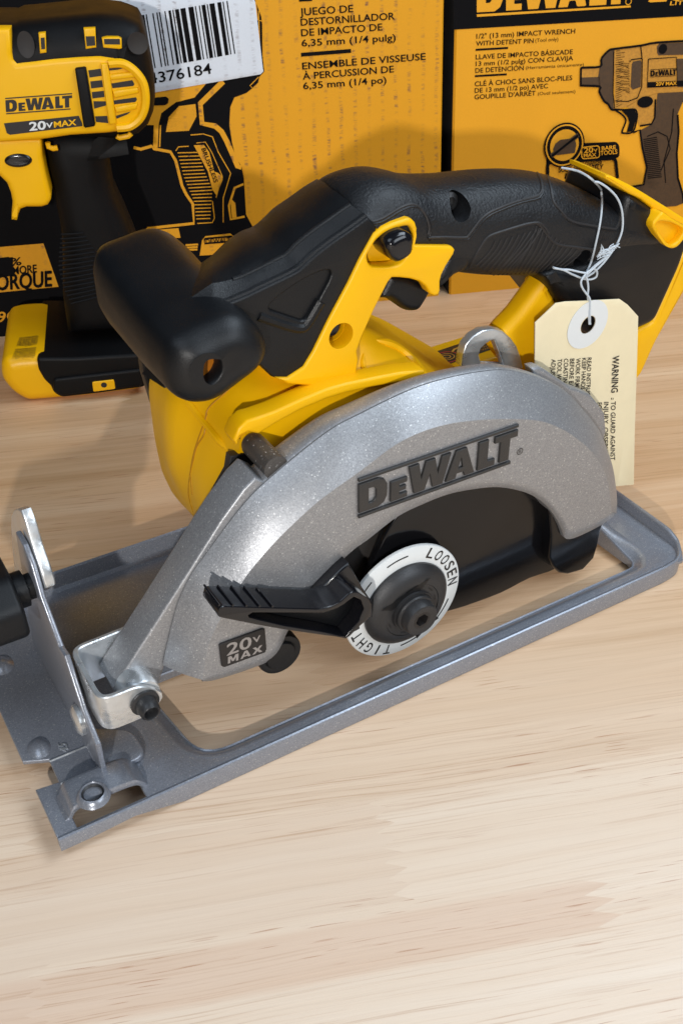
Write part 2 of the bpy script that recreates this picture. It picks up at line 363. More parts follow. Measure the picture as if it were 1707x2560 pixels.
def logo_flat(mb,P0,P1,PT,pl,d,bars=True):
    for o,h in logo_loops(P0,P1,PT,bars):
        if not h: mb.poly2(o,pl,d); continue
        # letter with a counter: strip between the two loops
        n=48; a=rs(o,n,True); b=rs(h,n,True)
        if (area2(a)>0)!=(area2(b)>0): b=b[::-1]
        c=Vector((sum(q[0] for q in h)/len(h),sum(q[1] for q in h)/len(h)))
        ang=lambda q: math.atan2(q[1]-c.y,q[0]-c.x)
        k=min(range(n),key=lambda i:abs(math.remainder(ang(b[i])-ang(a[0]),2*math.pi))); b=b[k:]+b[:k]
        f=plane_fn(pl); mb.grid([[f(*q,d) for q in a],[f(*q,d) for q in b]])
def superring(cx,cz,ex,ez,y0,aw,n=28,p=2.6):
    out=[]
    for j in range(n):
        t=2*math.pi*j/n; c,s=math.cos(t),math.sin(t)
        w=math.copysign(abs(c)**(2/p),c); h=math.copysign(abs(s)**(2/p),s)
        out.append((cx+ex*h,y0-aw*w,cz+ez*h))
    return out
# ================================================================ the tabletop
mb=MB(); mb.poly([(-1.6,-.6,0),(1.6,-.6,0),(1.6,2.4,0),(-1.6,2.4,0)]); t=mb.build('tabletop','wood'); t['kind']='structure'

# ================================================================ circular saw (local x along the shoe, y away across it, z up)
SAW=thing('circular_saw','yellow and black cordless circular saw with silver blade guard lying on the wooden tabletop','circular saw',(-.06631,.24238,0),(0,0,.538617))
def yz(pts,y): return [(a,y,b) for a,b in pts]
# ---- base shoe
shoe=MB()
def slab(mb,loops2d,z0,z1):
    pass
front=[(-.0365,.001),(.034,.001),(.034,.128),(-.0365,.128),(-.0365,.0415),(-.0278,.0370),(-.0280,.0255),(-.0365,.0265)]
slot=[(-.029,.0030),(-.003,.0030),(-.003,.0130),(-.029,.0130)]
winp=[(.0225,.0112),(.2445,.0112),(.2425,.060),(.0165,.060)]
win=fillet(winp,[.012,.006,.006,.008],6)
wl=rs(win,160,True); winw=[]
for i,p in enumerate(wl):
    a=Vector(wl[i-1]);b=Vector(wl[(i+1)%160]);tt=(b-a).normalized(); winw.append(tuple(Vector(p)+Vector((tt.y,-tt.x))*.0056))
SH=plate('base_shoe',[[(-.0365,.001),(.262,.001),(.2665,.006),(.2665,.128),(-.0365,.128),(-.0365,.0415),(-.0278,.0375),(-.0280,.0255),(-.0365,.0265)],winw,slot],('Z',.0085),.0022,.0006,'shoe',SAW,2)
# near rim turned down, with its small notch, flowing round the back corner into a raised rim
mb=MB()
path=[(-.0365,.0008),(.05,.0008),(.15,.0008),(.235,.0008),(.252,.0010),(.261,.0030),(.2660,.0085),(.2672,.016),(.2672,.045),(.2672,.128)]
path=[tuple(p) for p in cr(path,5,False)]
def rimtop(i,p): return .0094 if p[1]<.002 else min(.0145,.0094+(p[1]-.002)*.35)
for a in range(len(path)-1):
    pass
rings=[]
for i,p in enumerate(path):
    a=Vector(path[max(0,i-1)]);b=Vector(path[min(len(path)-1,i+1)]);tt=(b-a).normalized();n=Vector((-tt.y,tt.x)); P=Vector(p);zt=rimtop(i,p)
    zb=.0035 if p[0]<-.0135 else (.0045 if p[0]<-.004 and p[1]<.002 else .0003)
    prof=[(-.0008,zb),(-.0008,zt-.0012),(-.0004,zt-.0003),(.0003,zt),(.0010,zt-.0004),(.0016,zt-.0016),(.0022,zb+.001)]
    rings.append([(*(P+n*o),z) for o,z in prof])
mb.grid(rings,True,(True,True)); mb.build('near_rim','shoe',SH)
mb=MB()   # far rim, raised
f0=[(-.0365,.1275),(.264,.1275)]
prof=[(-.001,.0084),(.0015,.0095),(.0032,.0125),(.0040,.0155),(.0052,.0160),(.0058,.0150),(.0058,.0005),(.0045,.0005)]
mb.grid([[(x,.1275+o,z) for o,z in prof] for x in(-.0365,.2668)],True,(True,True)); mb.build('far_rim','shoe',SH)
mb=MB()   # back rim between them is part of the near rim; raised lip round the window
rings=[]
for i,p in enumerate(wl):
    a=Vector(wl[i-1]);b=Vector(wl[(i+1)%160]);tt=(b-a).normalized();n=Vector((tt.y,-tt.x)); P=Vector(p); h=.0075*max(0,min(1,(p[0]-.236)/.006))*max(0,min(1,(p[1]-.016)/.030))
    rings.append([(*(P+n*o),.0085+z) for o,z in((.0066,.0001),(.0054,.0001+h*.2),(.0032,-.0012+h*.6),(.0012,-.0030+h),(.0004,-.0034+h),(-.0002,-.0030+h),(-.0007,-.0036+h),(-.0008,-.0070),(.0010,-.0070))])
rings.append(rings[0]); mb.grid(rings,True); mb.build('window_lip','shoe',SH)
mb=MB()   # scale lines
for q in([(-.028,.0363),(-.0123,.0362)],[(-.0278,.0241),(-.0127,.0238)]):
    a,b=Vector(q[0]),Vector(q[1]); n=Vector((-(b-a).y,(b-a).x)).normalized()*.0004
    mb.grid([[(*(p-n),.0085),(*(p-n*.4),.0090),(*(p+n*.4),.0090),(*(p+n),.0085)] for p in(a,b)],True,(True,True))
for s,q in(('0',[(-.0204,.019),(-.0197,.0211),(-.0227,.0205)]),('45',[(-.0201,.0371),(-.0196,.0414),(-.023,.0388)])):
    mb.text(s,*q,('Z',.0085),0,.0,.0004)
mb.build('scale_mark','zinc',SH)
mb=MB()   # pressed dimples
for c,rx,ry,h in(([(-.0292,.0446)][0],.0045,.0055,.0022),([(-.0286,.095)][0],.005,.006,.0022)):
    mb=MB(); mb.grid([[(c[0]+rx*k*math.cos(2*math.pi*j/24),c[1]+ry*k*math.sin(2*math.pi*j/24),.0084+h*(1-k*k)) for j in range(24)] for k in(1,.85,.65,.4,.1)],True,(False,True))
    mb.build('pressed_dimple','shoe',SH)
# strap for the edge guide, with its threaded boss
mb=MB(); st=[(-.0322,.0082),(-.0300,.0100),(-.0285,.0128),(-.0255,.0146),(-.014,.0148),(-.0060,.0142),(-.0028,.0118),(-.0005,.0086)]
st=cr(st,4,False)
def strap_ring(y,dz=0): return [(x,y,z+dz) for x,z in st]+[(x,y,z+dz-.0018) for x,z in st[::-1]]
mb.grid([strap_ring(.0072,-.0008),strap_ring(.0076),strap_ring(.0185),strap_ring(.0205,-.0012),strap_ring(.0225,-.0040)],True,(True,True)); ST=mb.build('guide_strap','shoe',SAW)
cb=[(-.0203,.0082)][0]
mb=MB(); mb.lathe([(.0062,.0142),(.0055,.0152),(.0050,.0162),(.0043,.0166),(.0040,.0162),(.0038,.0120)],cb,'Z',28,(False,False)); mb.build('boss','shoe',ST)
mb=MB()
for k in range(4): mb.lathe([(.0039,.0121+k*.0010),(.0033,.0126+k*.0010),(.0039,.0131+k*.0010)],cb,'Z',24,(False,False))
mb.lathe([(.0039,.0118),(.0001,.0117)],cb,'Z',24,(False,True)); mb.build('thread','steel',ST)
# ---- bevel plate, quadrant, knob
xb=-.0126
bp=[(.0879,.0338),(.0654,.0764),(.0682,.0778),(.0775,.0717),(.0753,.08),(.0795,.078),(.0832,.0751),(.0792,.0703),(.0736,.0725),(.0742,.0671),(.0774,.0506)]
BP=plate('bevel_plate',[[(.0175,.0100),(.0185,.0270),(.0298,.0345),(.0400,.0530),(.0465,.0520),(.0600,.0650),(.0640,.0780),(.0700,.0830),(.0790,.0830),(.0850,.0600),(.0930,.0420),(.1000,.0100)]],('X',xb-.0012),.0022,.0007,'shoe',SAW,2)
plate('foot',[fillet([(-.0140,.0185),(.0040,.0185),(.0040,.0330),(-.0140,.0450)],[.001,.005,.005,.001],6)],('Z',.0112),.0027,.0009,'shoe',BP,2)
mb=MB(); mb.lathe([(.0058,xb-.0013),(.0055,xb-.0028),(.0030,xb-.0036),(.0005,xb-.0036)],(.0335,.0245),'X',24); 
mb=MB(); mb.lathe([(.0060,0),(.0060,.0015),(.0045,.0026),(.0005,.0028)],(.0340,.0260),'X',24); rv=mb.build('pivot_rivet','zinc',BP)
for v in rv.data.vertices: v.co.x=xb-.0013-v.co.x
qd=[(.0739,.095),(.0708,.0922),(.0697,.0869),(.0671,.0813),(.0634,.0763),(.0608,.0714),(.0607,.0684),(.0711,.0588),(.1043,.0338),(.1215,.0226),(.1209,.0271),(.1185,.0345),(.1156,.042),(.111,.0518),(.1065,.0611),(.1008,.071),(.0952,.0791),(.089,.0852),(.081,.0912)]
plate('bevel_quadrant',[qd],('X',-.0112),.0042,.0008,'zinc',SAW,2)
KB=plate('bevel_knob',[fillet([(.0535,.0540),(.0555,.0665),(.0660,.0735),(.0850,.0735),(.0850,.0520)],.0035,5)],('X+',-.0205),.040,.0022,'black',SAW,3)
mb=MB(); mb.lathe([(.0070,-.022),(.0070,-.0165),(.0050,-.0160),(.0050,-.011)],(.0700,.0640),'X',20)
sh=mb.build('knob_shaft','black',KB)
for v in sh.data.vertices: pass
# ---- pivot bracket
ub=rs(fillet([(.0130,.0195),(-.0088,.0195),(-.0096,.0455),(.0110,.0462)],.0050,6,False),60)
mb=MB(); rings=[]
for i,p in enumerate(ub):
    a=Vector(ub[max(0,i-1)]);b=Vector(ub[min(59,i+1)]);tt=(b-a).normalized();n=Vector((tt.y,-tt.x));P=Vector(p)
    zt=.0470+.0030*max(0,min(1,(p[1]-.021)/.02)); zb=.0310
    if i<16: k=1-i/16; q=max(0,k-.35)/.65; zt-=.0075*q**2.2; zb+=.0060*q**3
    w=.0010
    rings.append([(*(P-n*w),zb),(*(P-n*w),zt-.0004),(*(P-n*(w-.0004)),zt),(*(P+n*(w-.0004)),zt),(*(P+n*w),zt-.0004),(*(P+n*w),zb)])
mb.grid(rings,True,(True,True)); UB=mb.build('pivot_bracket','zinc',SAW)
cbolt=(.0062,.0385)
mb=MB(); mb.lathe([(.0054,.0184),(.0054,.0174),(.0042,.0170),(.0040,.0150),(.0037,.0124),(.0030,.0116),(.0027,.0118),(.0023,.0130),(.0023,.0150),(.0002,.0150)],cbolt,'Y',24); mb.build('bolt','steel',UB)
mb=MB(); mb.lathe([(.0066,.0300),(.0070,.0296),(.0070,.0215),(.0066,.0208),(.004,.0208)],(.0066,.0390),'Y',32); mb.build('washer','zinc',UB)
# ---- arm from guard to pivot
arm=[(.0002,.0314),(-.0012,.0391),(.0017,.0427),(.0197,.0643),(.0337,.0814),(.0466,.0973),(.0557,.1068),(.0605,.1101),(.0642,.107),(.0582,.0963),(.0531,.0912),(.0427,.0772),(.0332,.0585),(.0254,.0442),(.0189,.0397),(.0156,.0316),(.0089,.0255)]
plate('guard_arm',[arm],('Y',.0295),.0150,.0012,'silver',SAW,3)
# ---- upper guard
S_=[(.0181,.0418),(.0219,.054),(.027,.0684),(.0331,.0788),(.0375,.0835),(.0541,.1004),(.0666,.109),(.0883,.1197),(.1016,.1229),(.123,.1264),(.1401,.1265),(.1577,.1243),(.1699,.1209),(.187,.1121),(.2007,.1019),(.2107,.0911),(.2179,.0829),(.224,.0747),(.2293,.0651),(.2357,.052),(.2413,.0351),(.2432,.0248)]
F_=[(.0279,.0402),(.0318,.056),(.0387,.0685),(.0476,.0801),(.0556,.0877),(.065,.0947),(.078,.1024),(.0944,.1089),(.1109,.1156),(.1281,.1167),(.1463,.1134),(.1631,.1084),(.1766,.1031),(.188,.0958),(.1971,.0882),(.2065,.0787),(.2145,.0679),(.2201,.0565),(.2252,.0406)]
I_=[(.2305,.0362),(.2276,.034),(.2188,.0323),(.2084,.0317),(.2035,.0326),(.2009,.0348),(.1991,.0391),(.1949,.0468),(.1893,.0549),(.1827,.0622),(.1738,.0693),(.1606,.0764),(.1479,.0801),(.1355,.0822),(.1237,.0819),(.1122,.0803),(.0994,.0746),(.0922,.0718),(.0762,.0606),(.0643,.0444),(.0613,.0373),(.057,.0338),(.0514,.0333),(.0403,.0342),(.0322,.0355),(.0286,.0372)]
G_=[(.2252,.0406),(.222,.04),(.2143,.0393),(.2052,.0392),(.2015,.0398),(.1998,.0422),(.1977,.0469),(.1935,.0539),(.1876,.0613),(.1811,.0682),(.1718,.0756),(.1582,.0826),(.1451,.0864),(.1322,.0887),(.1197,.0887),(.1076,.0874),(.0947,.0821),(.0876,.079),(.0719,.0677),(.0603,.0504),(.058,.0437),(.0545,.0409),(.0498,.0402),(.0394,.0404),(.0316,.0411),(.0279,.0402)]
NS=110
S=rs(cr(S_,6,False),NS); F=rs(cr(F_,6,False),NS); G=rs(cr(G_,4,False),NS); I=rs(cr(I_,4,False),NS)
def inset(C,d):
    out=[]
    for i,p in enumerate(C):
        a=Vector(C[max(0,i-1)]);b=Vector(C[min(len(C)-1,i+1)]);tt=(b-a).normalized();out.append(tuple(Vector(p)+Vector((tt.y,-tt.x))*d))
    return out
mb=MB(); rings=[]
for k in range(0,11):
    t=k/10; y=.016+.013*(t*.78+.22*t**3); rings.append([(f[0]+(s[0]-f[0])*t,y,f[1]+(s[1]-f[1])*t) for f,s in zip(F,S)])
mb.grid(rings,False)
mb.grid([[(a[0],.016,a[1]) for a in F+G]],True,(True,False))
rings=[]
for k in range(0,6):
    t=k/5; rings.append([(g[0]+(i[0]-g[0])*t,.016+.0022*t**1.8,g[1]+(i[1]-g[1])*t) for g,i in zip(G,I)])
rings.append([(i[0],.0195,i[1]) for i in I]); rings.append([(i[0],.030,i[1]) for i in I]); mb.grid(rings,False)
# end face closing the shoulder at the front edge of the guard
GU=mb.build('upper_guard','silver',SAW,sharp=17)
# ---- drum of the gear case behind the seam
def setback(C,d,y): return [(a,y,b) for a,b in inset(C,d)]
Sd=S[:]
def drum(d,k):
    out=[]
    for i,(a,b) in enumerate(inset(S,d)):
        f=i/(NS-1); yb=.0455-.0065*max(0,min(1,(f-.22)/.25)); out.append((a,.031+(yb-.031)*k,b))
    return out
mb=MB(); mb.grid([setback(S,0,.029),setback(S,.0008,.0291),setback(S,.0008,.0299),setback(S,.0002,.0300),setback(S,-.0002,.0310),drum(-.0001,.3),drum(.0003,.6),drum(.0012,.8),drum(.0030,.93),drum(.0065,.98),drum(.0110,1),drum(.0180,1.02)],False)
GC=mb.build('gear_case','silver',SAW)
back=[(.1867,.1136),(.1902,.1133),(.1935,.1114),(.2033,.1034),(.2102,.0978),(.2138,.0959),(.2215,.0911),(.2271,.0848),(.2321,.0783),(.2348,.0689),(.2345,.0608),(.2185,.0724),(.2022,.0916),(.1897,.1048)]
plate('case_flange',[back],('Y',.036),.006,.0014,'silver',GC)
# inner plate of the gear case behind the opening, a reflection put into its colour
inn=[(.2131,.0291),(.1933,.0553),(.1738,.0676),(.1535,.0748),(.1244,.0757),(.1024,.0646),(.0806,.0516),(.0693,.0337),(.0839,.0354),(.1007,.0363),(.1158,.0468),(.1467,.0292),(.1914,.0194)]
plate('inner_cover',[inn],('Y',.034),.004,.0006,'innercase',GC)
post=[(.0658,.1156)][0]
mb=MB(); mb.lathe([(.0046,.030),(.0046,.0475),(.0040,.0490),(.0005,.0490)],[(.0687,.1111)][0],'Y',24); mb.build('boss','darksilver',GC)
# ---- raised lettering and badge on the guard
LG=None
for o,h in logo_loops((.0935,.0914),(.1645,.0912),(.0934,.1040)):
    LG_=plate('logo_letter',[o]+([h] if h else []),('Y',.0148),.0014,.0003,'letter',GU,2)
mb=MB(); mb.ribbon(circ((.1672,.0925),.00135,24),.0003,('Y',.0158),.0001,True); mb.text('R',(.16665,.0918),(.16785,.0918),(.16665,.0933),('Y',.0158),.0001,.0); mb.build('registered_mark','letter',GU)
bdg=[(.0355,.0544),(.0362,.0548),(.0527,.0541),(.0537,.0536),(.0539,.0432),(.0533,.042),(.0366,.0429),(.0357,.0438)]
BG=plate('voltage_badge',[bdg],('Y',.0151),.0012,.0002,'ink',SAW,2)
mb=MB(); mb.text('20',*[(.0379,.0483),(.0477,.0478),(.0383,.0537)],('Y',.0151),.0001,.02); mb.text('V',*[(.0485,.0494),(.0516,.0491),(.0486,.0521)],('Y',.0151),.0001,.03)
qa,qb,qt=[Vector(q) for q in [(.038,.0441),(.0521,.0433),(.0383,.0474)]]
for x0,lt in((0,[(0,0),(0,1),(.30,1),(.5,.48),(.70,1),(1,1),(1,0),(.77,0),(.77,.60),(.58,.14),(.42,.14),(.23,.60),(.23,0)]),(.36,[(0,0),(.36,1),(.64,1),(1,0),(.75,0),(.69,.17),(.31,.17),(.37,.36),(.62,.36),(.5,.74),(.24,0)]),(.70,[(0,0),(.34,.51),(.02,1),(.31,1),(.5,.69),(.69,1),(.98,1),(.66,.51),(1,0),(.71,0),(.5,.33),(.29,0)])):
    mb.poly2([qa+(qb-qa)*(x0+.30*u)+(qt-qa)*v for u,v in lt],('Y',.0151),.0001)
mb.build('badge_text','badgegrey',BG)
# ---- lower guard
lg=[(.1214,.0085),(.1431,.0099),(.1561,.0083),(.1761,.0071),(.1919,.0087),(.2079,.0077),(.2144,.015),(.2083,.0381),(.1891,.0624),(.1602,.0778),(.1403,.082),(.1253,.0788),(.1146,.0683),(.1075,.0531),(.1001,.0396),(.0926,.0257),(.1043,.011)]
LGD=plate('lower_guard',[cr(lg,3)],('Y',.0265),.004,.0010,'guardblack',SAW)
tab=[(.1964,.0232),(.1998,.0165),(.2041,.0111),(.2095,.008),(.2188,.0066),(.2247,.0113),(.2256,.0182),(.2257,.0277),(.2275,.0342),(.2092,.0413),(.1957,.0525),(.1894,.0595),(.193,.0476),(.1957,.0357)]
plate('guard_tab',[tab],('Y',.0205),.013,.0012,'guardblack',LGD)
rb_=[(.156,.0787),(.1507,.0678),(.1462,.0554),(.1445,.0456),(.1462,.0447),(.1487,.0544),(.1532,.0665),(.1582,.0773)]
# ---- roller
cw=[(.0611,.0339)][0]
mb=MB(); mb.lathe([(.0002,.0176),(.0058,.0176),(.0062,.0180),(.0064,.0186),(.0074,.0182),(.0088,.0184),(.0091,.0192),(.0091,.0230),(.0080,.0240)],cw,'Y',36,(True,True)); mb.build('roller','black',SAW)
# ---- flange ring with its white printed label, clamp washer, screw
rc=(.1186,.0335); ry=.0200
mb=MB(); mb.lathe([(.0190,ry-.0002),(.0270,ry-.0002),(.0274,ry+.0002),(.0274,ry+.0013),(.0190,ry+.0013)],rc,'Y',64,(False,False)); RG=mb.build('dial_label','white',SAW,sharp=60)
mb=MB(); fr=('Y',ry-.0002)
def arctext(s,a0,a1,r,h):
    for i,chx in enumerate(s):
        a=R(a0+(a1-a0)*i/(len(s)-1)); up=Vector((math.cos(a),math.sin(a))); rt=Vector((up.y,-up.x)); c=Vector(rc)+up*r
        w={'I':.18}.get(chx,.72)*h
        mb.text(chx,c-rt*w/2,c+rt*w/2,c-rt*w/2+up*h,fr,.00012,.014)
arctext('LOOSEN',60,2,.0216,.0046)
arctext('TIGHTEN',-108,-186,.0216,.0046)
for a0,a1,arrow in((112,88,0),(150,132,0),(-20,-46,1),(-92,-70,2)):
    mb.ribbon(circ(rc,.0238,10,a0,a1),.0007,fr,.00012)
    if arrow:
        a=R(a1); up=Vector((math.cos(a),math.sin(a))); d=Vector((up.y,-up.x))*(1 if a1<a0 else -1); c=Vector(rc)+up*.0238
        mb.poly2([c+d*.0020,c+up*.0012-d*.0012,c-up*.0012-d*.0012],fr,.00012)
mb.build('dial_print','ink',RG,recalc=False)
mb=MB(); mb.lathe([(.0196,.0200),(.0196,.0185),(.0188,.0172),(.0165,.0152),(.0140,.0143),(.0128,.0142),(.0125,.0146),(.0095,.0146),(.0094,.0132),(.0001,.0132)],(.1190,.0332),'Y',56,(False,True)); CW=mb.build('clamp_washer','steel',SAW,sharp=25)
mb=MB()
ca,cb2=Vector((.1190,.0332)),None
for a0,ln in((128,.0150),):
    pass
fl=[(-.0150,.0068),(.0035,.0128),(.0080,.0138),(.0040,.0096),(-.0100,.0045)]
mb.poly2([(.1190+a,.0332+b) for a,b in fl],('Y',.0146),.0004)
for a in(100,70,40,10,-60,-110,-160): mb.ribbon([(.1190+.0112*math.cos(R(a+k)),.0332+.0112*math.sin(R(a+k))) for k in(-7,0,7)],.0005,('Y',.0146),.00015)
mb.build('washer_mark','black',CW)
hx=[(.0030*math.cos(R(60*k+10)),.0030*math.sin(R(60*k+10))) for k in range(6)]
mb=MB(); mb.lathe([(.0086,.0133),(.0088,.0118),(.0084,.0112),(.0078,.0110),(.0076,.0085),(.0070,.0072),(.0064,.0070),(.0058,.0072),(.0040,.0074)],(.1190,.0332),'Y',40,(False,False)); BL=mb.build('blade_screw','steel',SAW,sharp=30)
mb=MB(); n=36; o=[(.1190+.0041*math.cos(2*math.pi*k/n),.0332+.0041*math.sin(2*math.pi*k/n)) for k in range(n)]; h=rs([(.1190+a,.0332+b) for a,b in hx],n,True)
f=plane_fn(('Y',.0074)); hh=[min(h,key=lambda q:(q[0]-p[0])**2+(q[1]-p[1])**2) for p in o]
mb.grid([[f(*p) for p in o],[f(*p) for p in hh],[f(p[0],p[1],-.0045) for p in hh]],True,(False,True)); mb.build('hex_socket','ink',BL)
# ---- guard lever
lv=[(.0305,.081),(.0317,.0846),(.033,.0846),(.0504,.0759),(.0687,.0668),(.0736,.0655),(.078,.066),(.0819,.0684),(.0841,.0681),(.0863,.0663),(.0905,.0613),(.0917,.0568),(.0907,.052),(.0865,.0499),(.0814,.0463),(.0712,.0526),(.0551,.0632),(.046,.0696),(.0335,.0787)]
lh=[(.0417,.0764),(.0434,.0768),(.0708,.0638),(.0763,.0633),(.0797,.064),(.0836,.0657),(.0867,.0628),(.0882,.0577),(.086,.0528),(.0803,.0474),(.0713,.0543),(.0552,.0652),(.0462,.0721),(.042,.0752)]
LV=plate('guard_lever',[fillet(lv,.0012,3),lh],('Y',.0020),.0125,.0005,'gloss',SAW,2)
plate('lever_web',[lh],('Y',.0085),.004,.0004,'black',LV,1)
stem=[(.0744,.0641),(.0843,.0708),(.0877,.0725),(.0941,.0574),(.0986,.048),(.0987,.0404),(.0902,.0423),(.0808,.0535)]
plate('lever_stem',[stem],('Y',.0120),.0080,.0010,'gloss',LV,2)
mb=MB(); hp=[(.032,.0853),(.05,.0764)]
for i in range(5):
    a=Vector(hp[0]).lerp(Vector(hp[1]),.27*i-.02+.0); mb.tube([(a.x,.0022,a.y+.0001),(a.x,.0140,a.y+.0001)],.00045,6)
mb.build('grip_ridge','gloss',LV)
# ---- depth hook, zinc ring behind the guard
ho=[(.1662,.1114),(.1664,.1159),(.1677,.1207),(.1712,.1237),(.1758,.1249),(.181,.1242),(.1861,.1218),(.1905,.1177),(.1944,.1126),(.1972,.1067),(.1993,.101)]
hi=[(.1768,.1086),(.1748,.1142),(.1755,.1169),(.1778,.1183),(.1799,.1191),(.1822,.119),(.1851,.1131),(.189,.1048)]
plate('depth_lever',[ho,hi],('Y',.055),.0045,.0007,'zinc',SAW,3)
# ---- motor housing (yellow)
y1=[(.0497,.0826),(.0557,.0923),(.0604,.0992),(.064,.1069),(.0648,.1137),(.0679,.1173),(.0739,.119),(.0813,.1211),(.0898,.122),(.1005,.1233),(.1152,.1235),(.1257,.1225),(.1374,.1195),(.1544,.1093),(.17,.0895),(.1731,.0561),(.116,.0566)]
y2=[(.0542,.0668),(.0538,.0815),(.0565,.0936),(.06,.1051),(.0631,.1128),(.0659,.1172),(.0722,.1254),(.0824,.1309),(.0959,.1338),(.1097,.1351),(.1238,.1365),(.1367,.128),(.1545,.1115),(.1692,.1008),(.1891,.0891),(.1934,.0456),(.1184,.0426)]
y3=[(.06,.0513),(.054,.0712),(.0516,.0815),(.0523,.0975),(.0536,.1052),(.0556,.1117),(.0595,.1176),(.0685,.1254),(.0857,.1292),(.1066,.1288),(.1304,.1279),(.1467,.122),(.1599,.1102),(.1729,.099),(.1909,.0879),(.2013,.045),(.1197,.029)]
y4=[(.0627,.044),(.0579,.0608),(.0566,.0776),(.0566,.0894),(.0565,.0952),(.0567,.1027),(.0586,.1095),(.0668,.1181),(.0846,.1205),(.1065,.1203),(.1331,.1172),(.1552,.1135),(.17,.1039),(.1858,.0917),(.2024,.0788),(.2053,.0375),(.1224,.0192)]
y5=[(.0701,.037),(.066,.0539),(.0639,.0694),(.0635,.0798),(.064,.0876),(.0643,.0934),(.0662,.0986),(.0751,.1056),(.092,.1086),(.1131,.1097),(.1388,.1059),(.1596,.1016),(.1749,.0935),(.1887,.0826),(.2057,.0692),(.2078,.034),(.13,.0148)]
NR=96
rg=[]
for yv,p in((.050,y1),(.070,y2),(.090,y3),(.118,y4),(.132,y5)): rg.append(([Vector(q) for q in rs(fillet(p,.004,3),NR,True)],yv))
mb=MB(); rings=[]
for a in range(len(rg)-1):
    for k in range(4):
        t=k/4; t2=t*t*(3-2*t); rings.append([(*(lambda v:(v.x,rg[a][1]*(1-t)+rg[a+1][1]*t,v.y))(p.lerp(q,t2)),) for p,q in zip(rg[a][0],rg[a+1][0])])
rings.append([(p.x,.132,p.y) for p in rg[-1][0]])
mb.grid(rings,True,(True,True)); MH=mb.build('motor_housing','yellow',SAW,sharp=50)
MHT=None
fl=[(.0604,.1154),(.0619,.1188),(.0654,.1196),(.069,.1176),(.0757,.1198),(.0862,.1223),(.0968,.1235),(.105,.1235),(.1161,.1226),(.1288,.121),(.1399,.1186),(.1396,.123),(.1287,.1253),(.116,.1266),(.105,.1277),(.0968,.1278),(.0863,.1266),(.0759,.125),(.0693,.1246),(.065,.1247),(.0615,.1225),(.0593,.1183)]
plate('flange_lip',[fl],('Y',.0430),.009,.0012,'yellow',MH)
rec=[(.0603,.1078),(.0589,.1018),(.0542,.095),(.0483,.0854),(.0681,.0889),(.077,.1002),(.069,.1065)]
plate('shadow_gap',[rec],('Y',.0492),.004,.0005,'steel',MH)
# ---- black panel at the far end of the motor
pn=[(.0589,.1173),(.0591,.1024),(.0615,.0872),(.0631,.0853),(.0642,.0873),(.0652,.0987),(.0659,.1117),(.0667,.1188),(.0601,.1206)]
plate('end_vent',[pn],('Y',.128),.006,.001,'black',SAW)
# ---- rear pivot of the shoe
rp=[(.2672,.0084),(.2695,.0072),(.2719,.0041),(.2731,-.0003),(.2738,-.0083),(.2737,-.0129),(.2716,-.0127),(.2702,-.0109),(.2687,-.0005)]
plate('rear_pivot',[rp],('Y',.052),.006,.0010,'zinc',SAW,3)
def cut(o,cutter):
    md=o.modifiers.new('cut','BOOLEAN'); md.object=cutter; md.operation='DIFFERENCE'; md.solver='EXACT'
    dg=bpy.context.evaluated_depsgraph_get(); dg.update()
    me=bpy.data.meshes.new_from_object(o.evaluated_get(dg)); o.modifiers.clear(); old=o.data; o.data=me; bpy.data.meshes.remove(old)
    bpy.data.objects.remove(cutter); finish(o.data,40)
def cutter_cyl(c,r,y0,y1,parent):
    mb=MB(); mb.lathe([(r,y0),(r,y1)],c,'Y',36); return mb.build('c','ink',parent)
from mathutils.bvhtree import BVHTree
def bvh(o): return BVHTree.FromPolygons([tuple(v.co) for v in o.data.vertices],[tuple(p.vertices) for p in o.data.polygons])
EYE=Vector((-.0674,-.24207,.32))
def drape(tree,pts,lift=0,y=.0525):
    out=[]
    for a,b in pts:
        d=(Vector((a,y,b))-EYE).normalized(); h=tree.ray_cast(EYE,d)
        if h[0] is not None: out.append(tuple(h[0]-d*lift))
    return out
# ---- seams and ribs of the motor housing
mt=bvh(MH)
def zl(p): return p
for q in([(.0742,.1338),(.0652,.1276),(.0581,.1232),(.0562,.1182),(.0554,.113),(.052,.1086),(.0499,.1026),(.0481,.0965),(.047,.0887),(.0481,.0806)],[(.0572,.121),(.0555,.1171),(.0519,.1094),(.0496,.1027),(.0486,.0973),(.0484,.0885)]):
    mb=MB(); mb.tube(drape(mt,cr(q,8,False),.0001,.060),.00036,6); mb.build('housing_seam','brownseam',MH)
for q,r in(([(.0507,.1286),(.0577,.115),(.0659,.1002)],.0016),
  ([(.1315,.1281),(.14,.1231),(.1482,.1151),(.1535,.108),(.1564,.1024)],.0020),([(.1259,.1241),(.1257,.1191),(.1274,.1149),(.1329,.1109),(.1427,.1078),(.1529,.1058)],.0012)):
    p=drape(mt,cr(q,6,False),r*-.35,.065)
    if len(p)>2:
        n=len(p); mb=MB(); mb.tube(p,[r*min(1,.25+1.5*min(k,n-1-k)/(n*.3)) for k in range(n)],8); mb.build('housing_rib','yellow',MH)
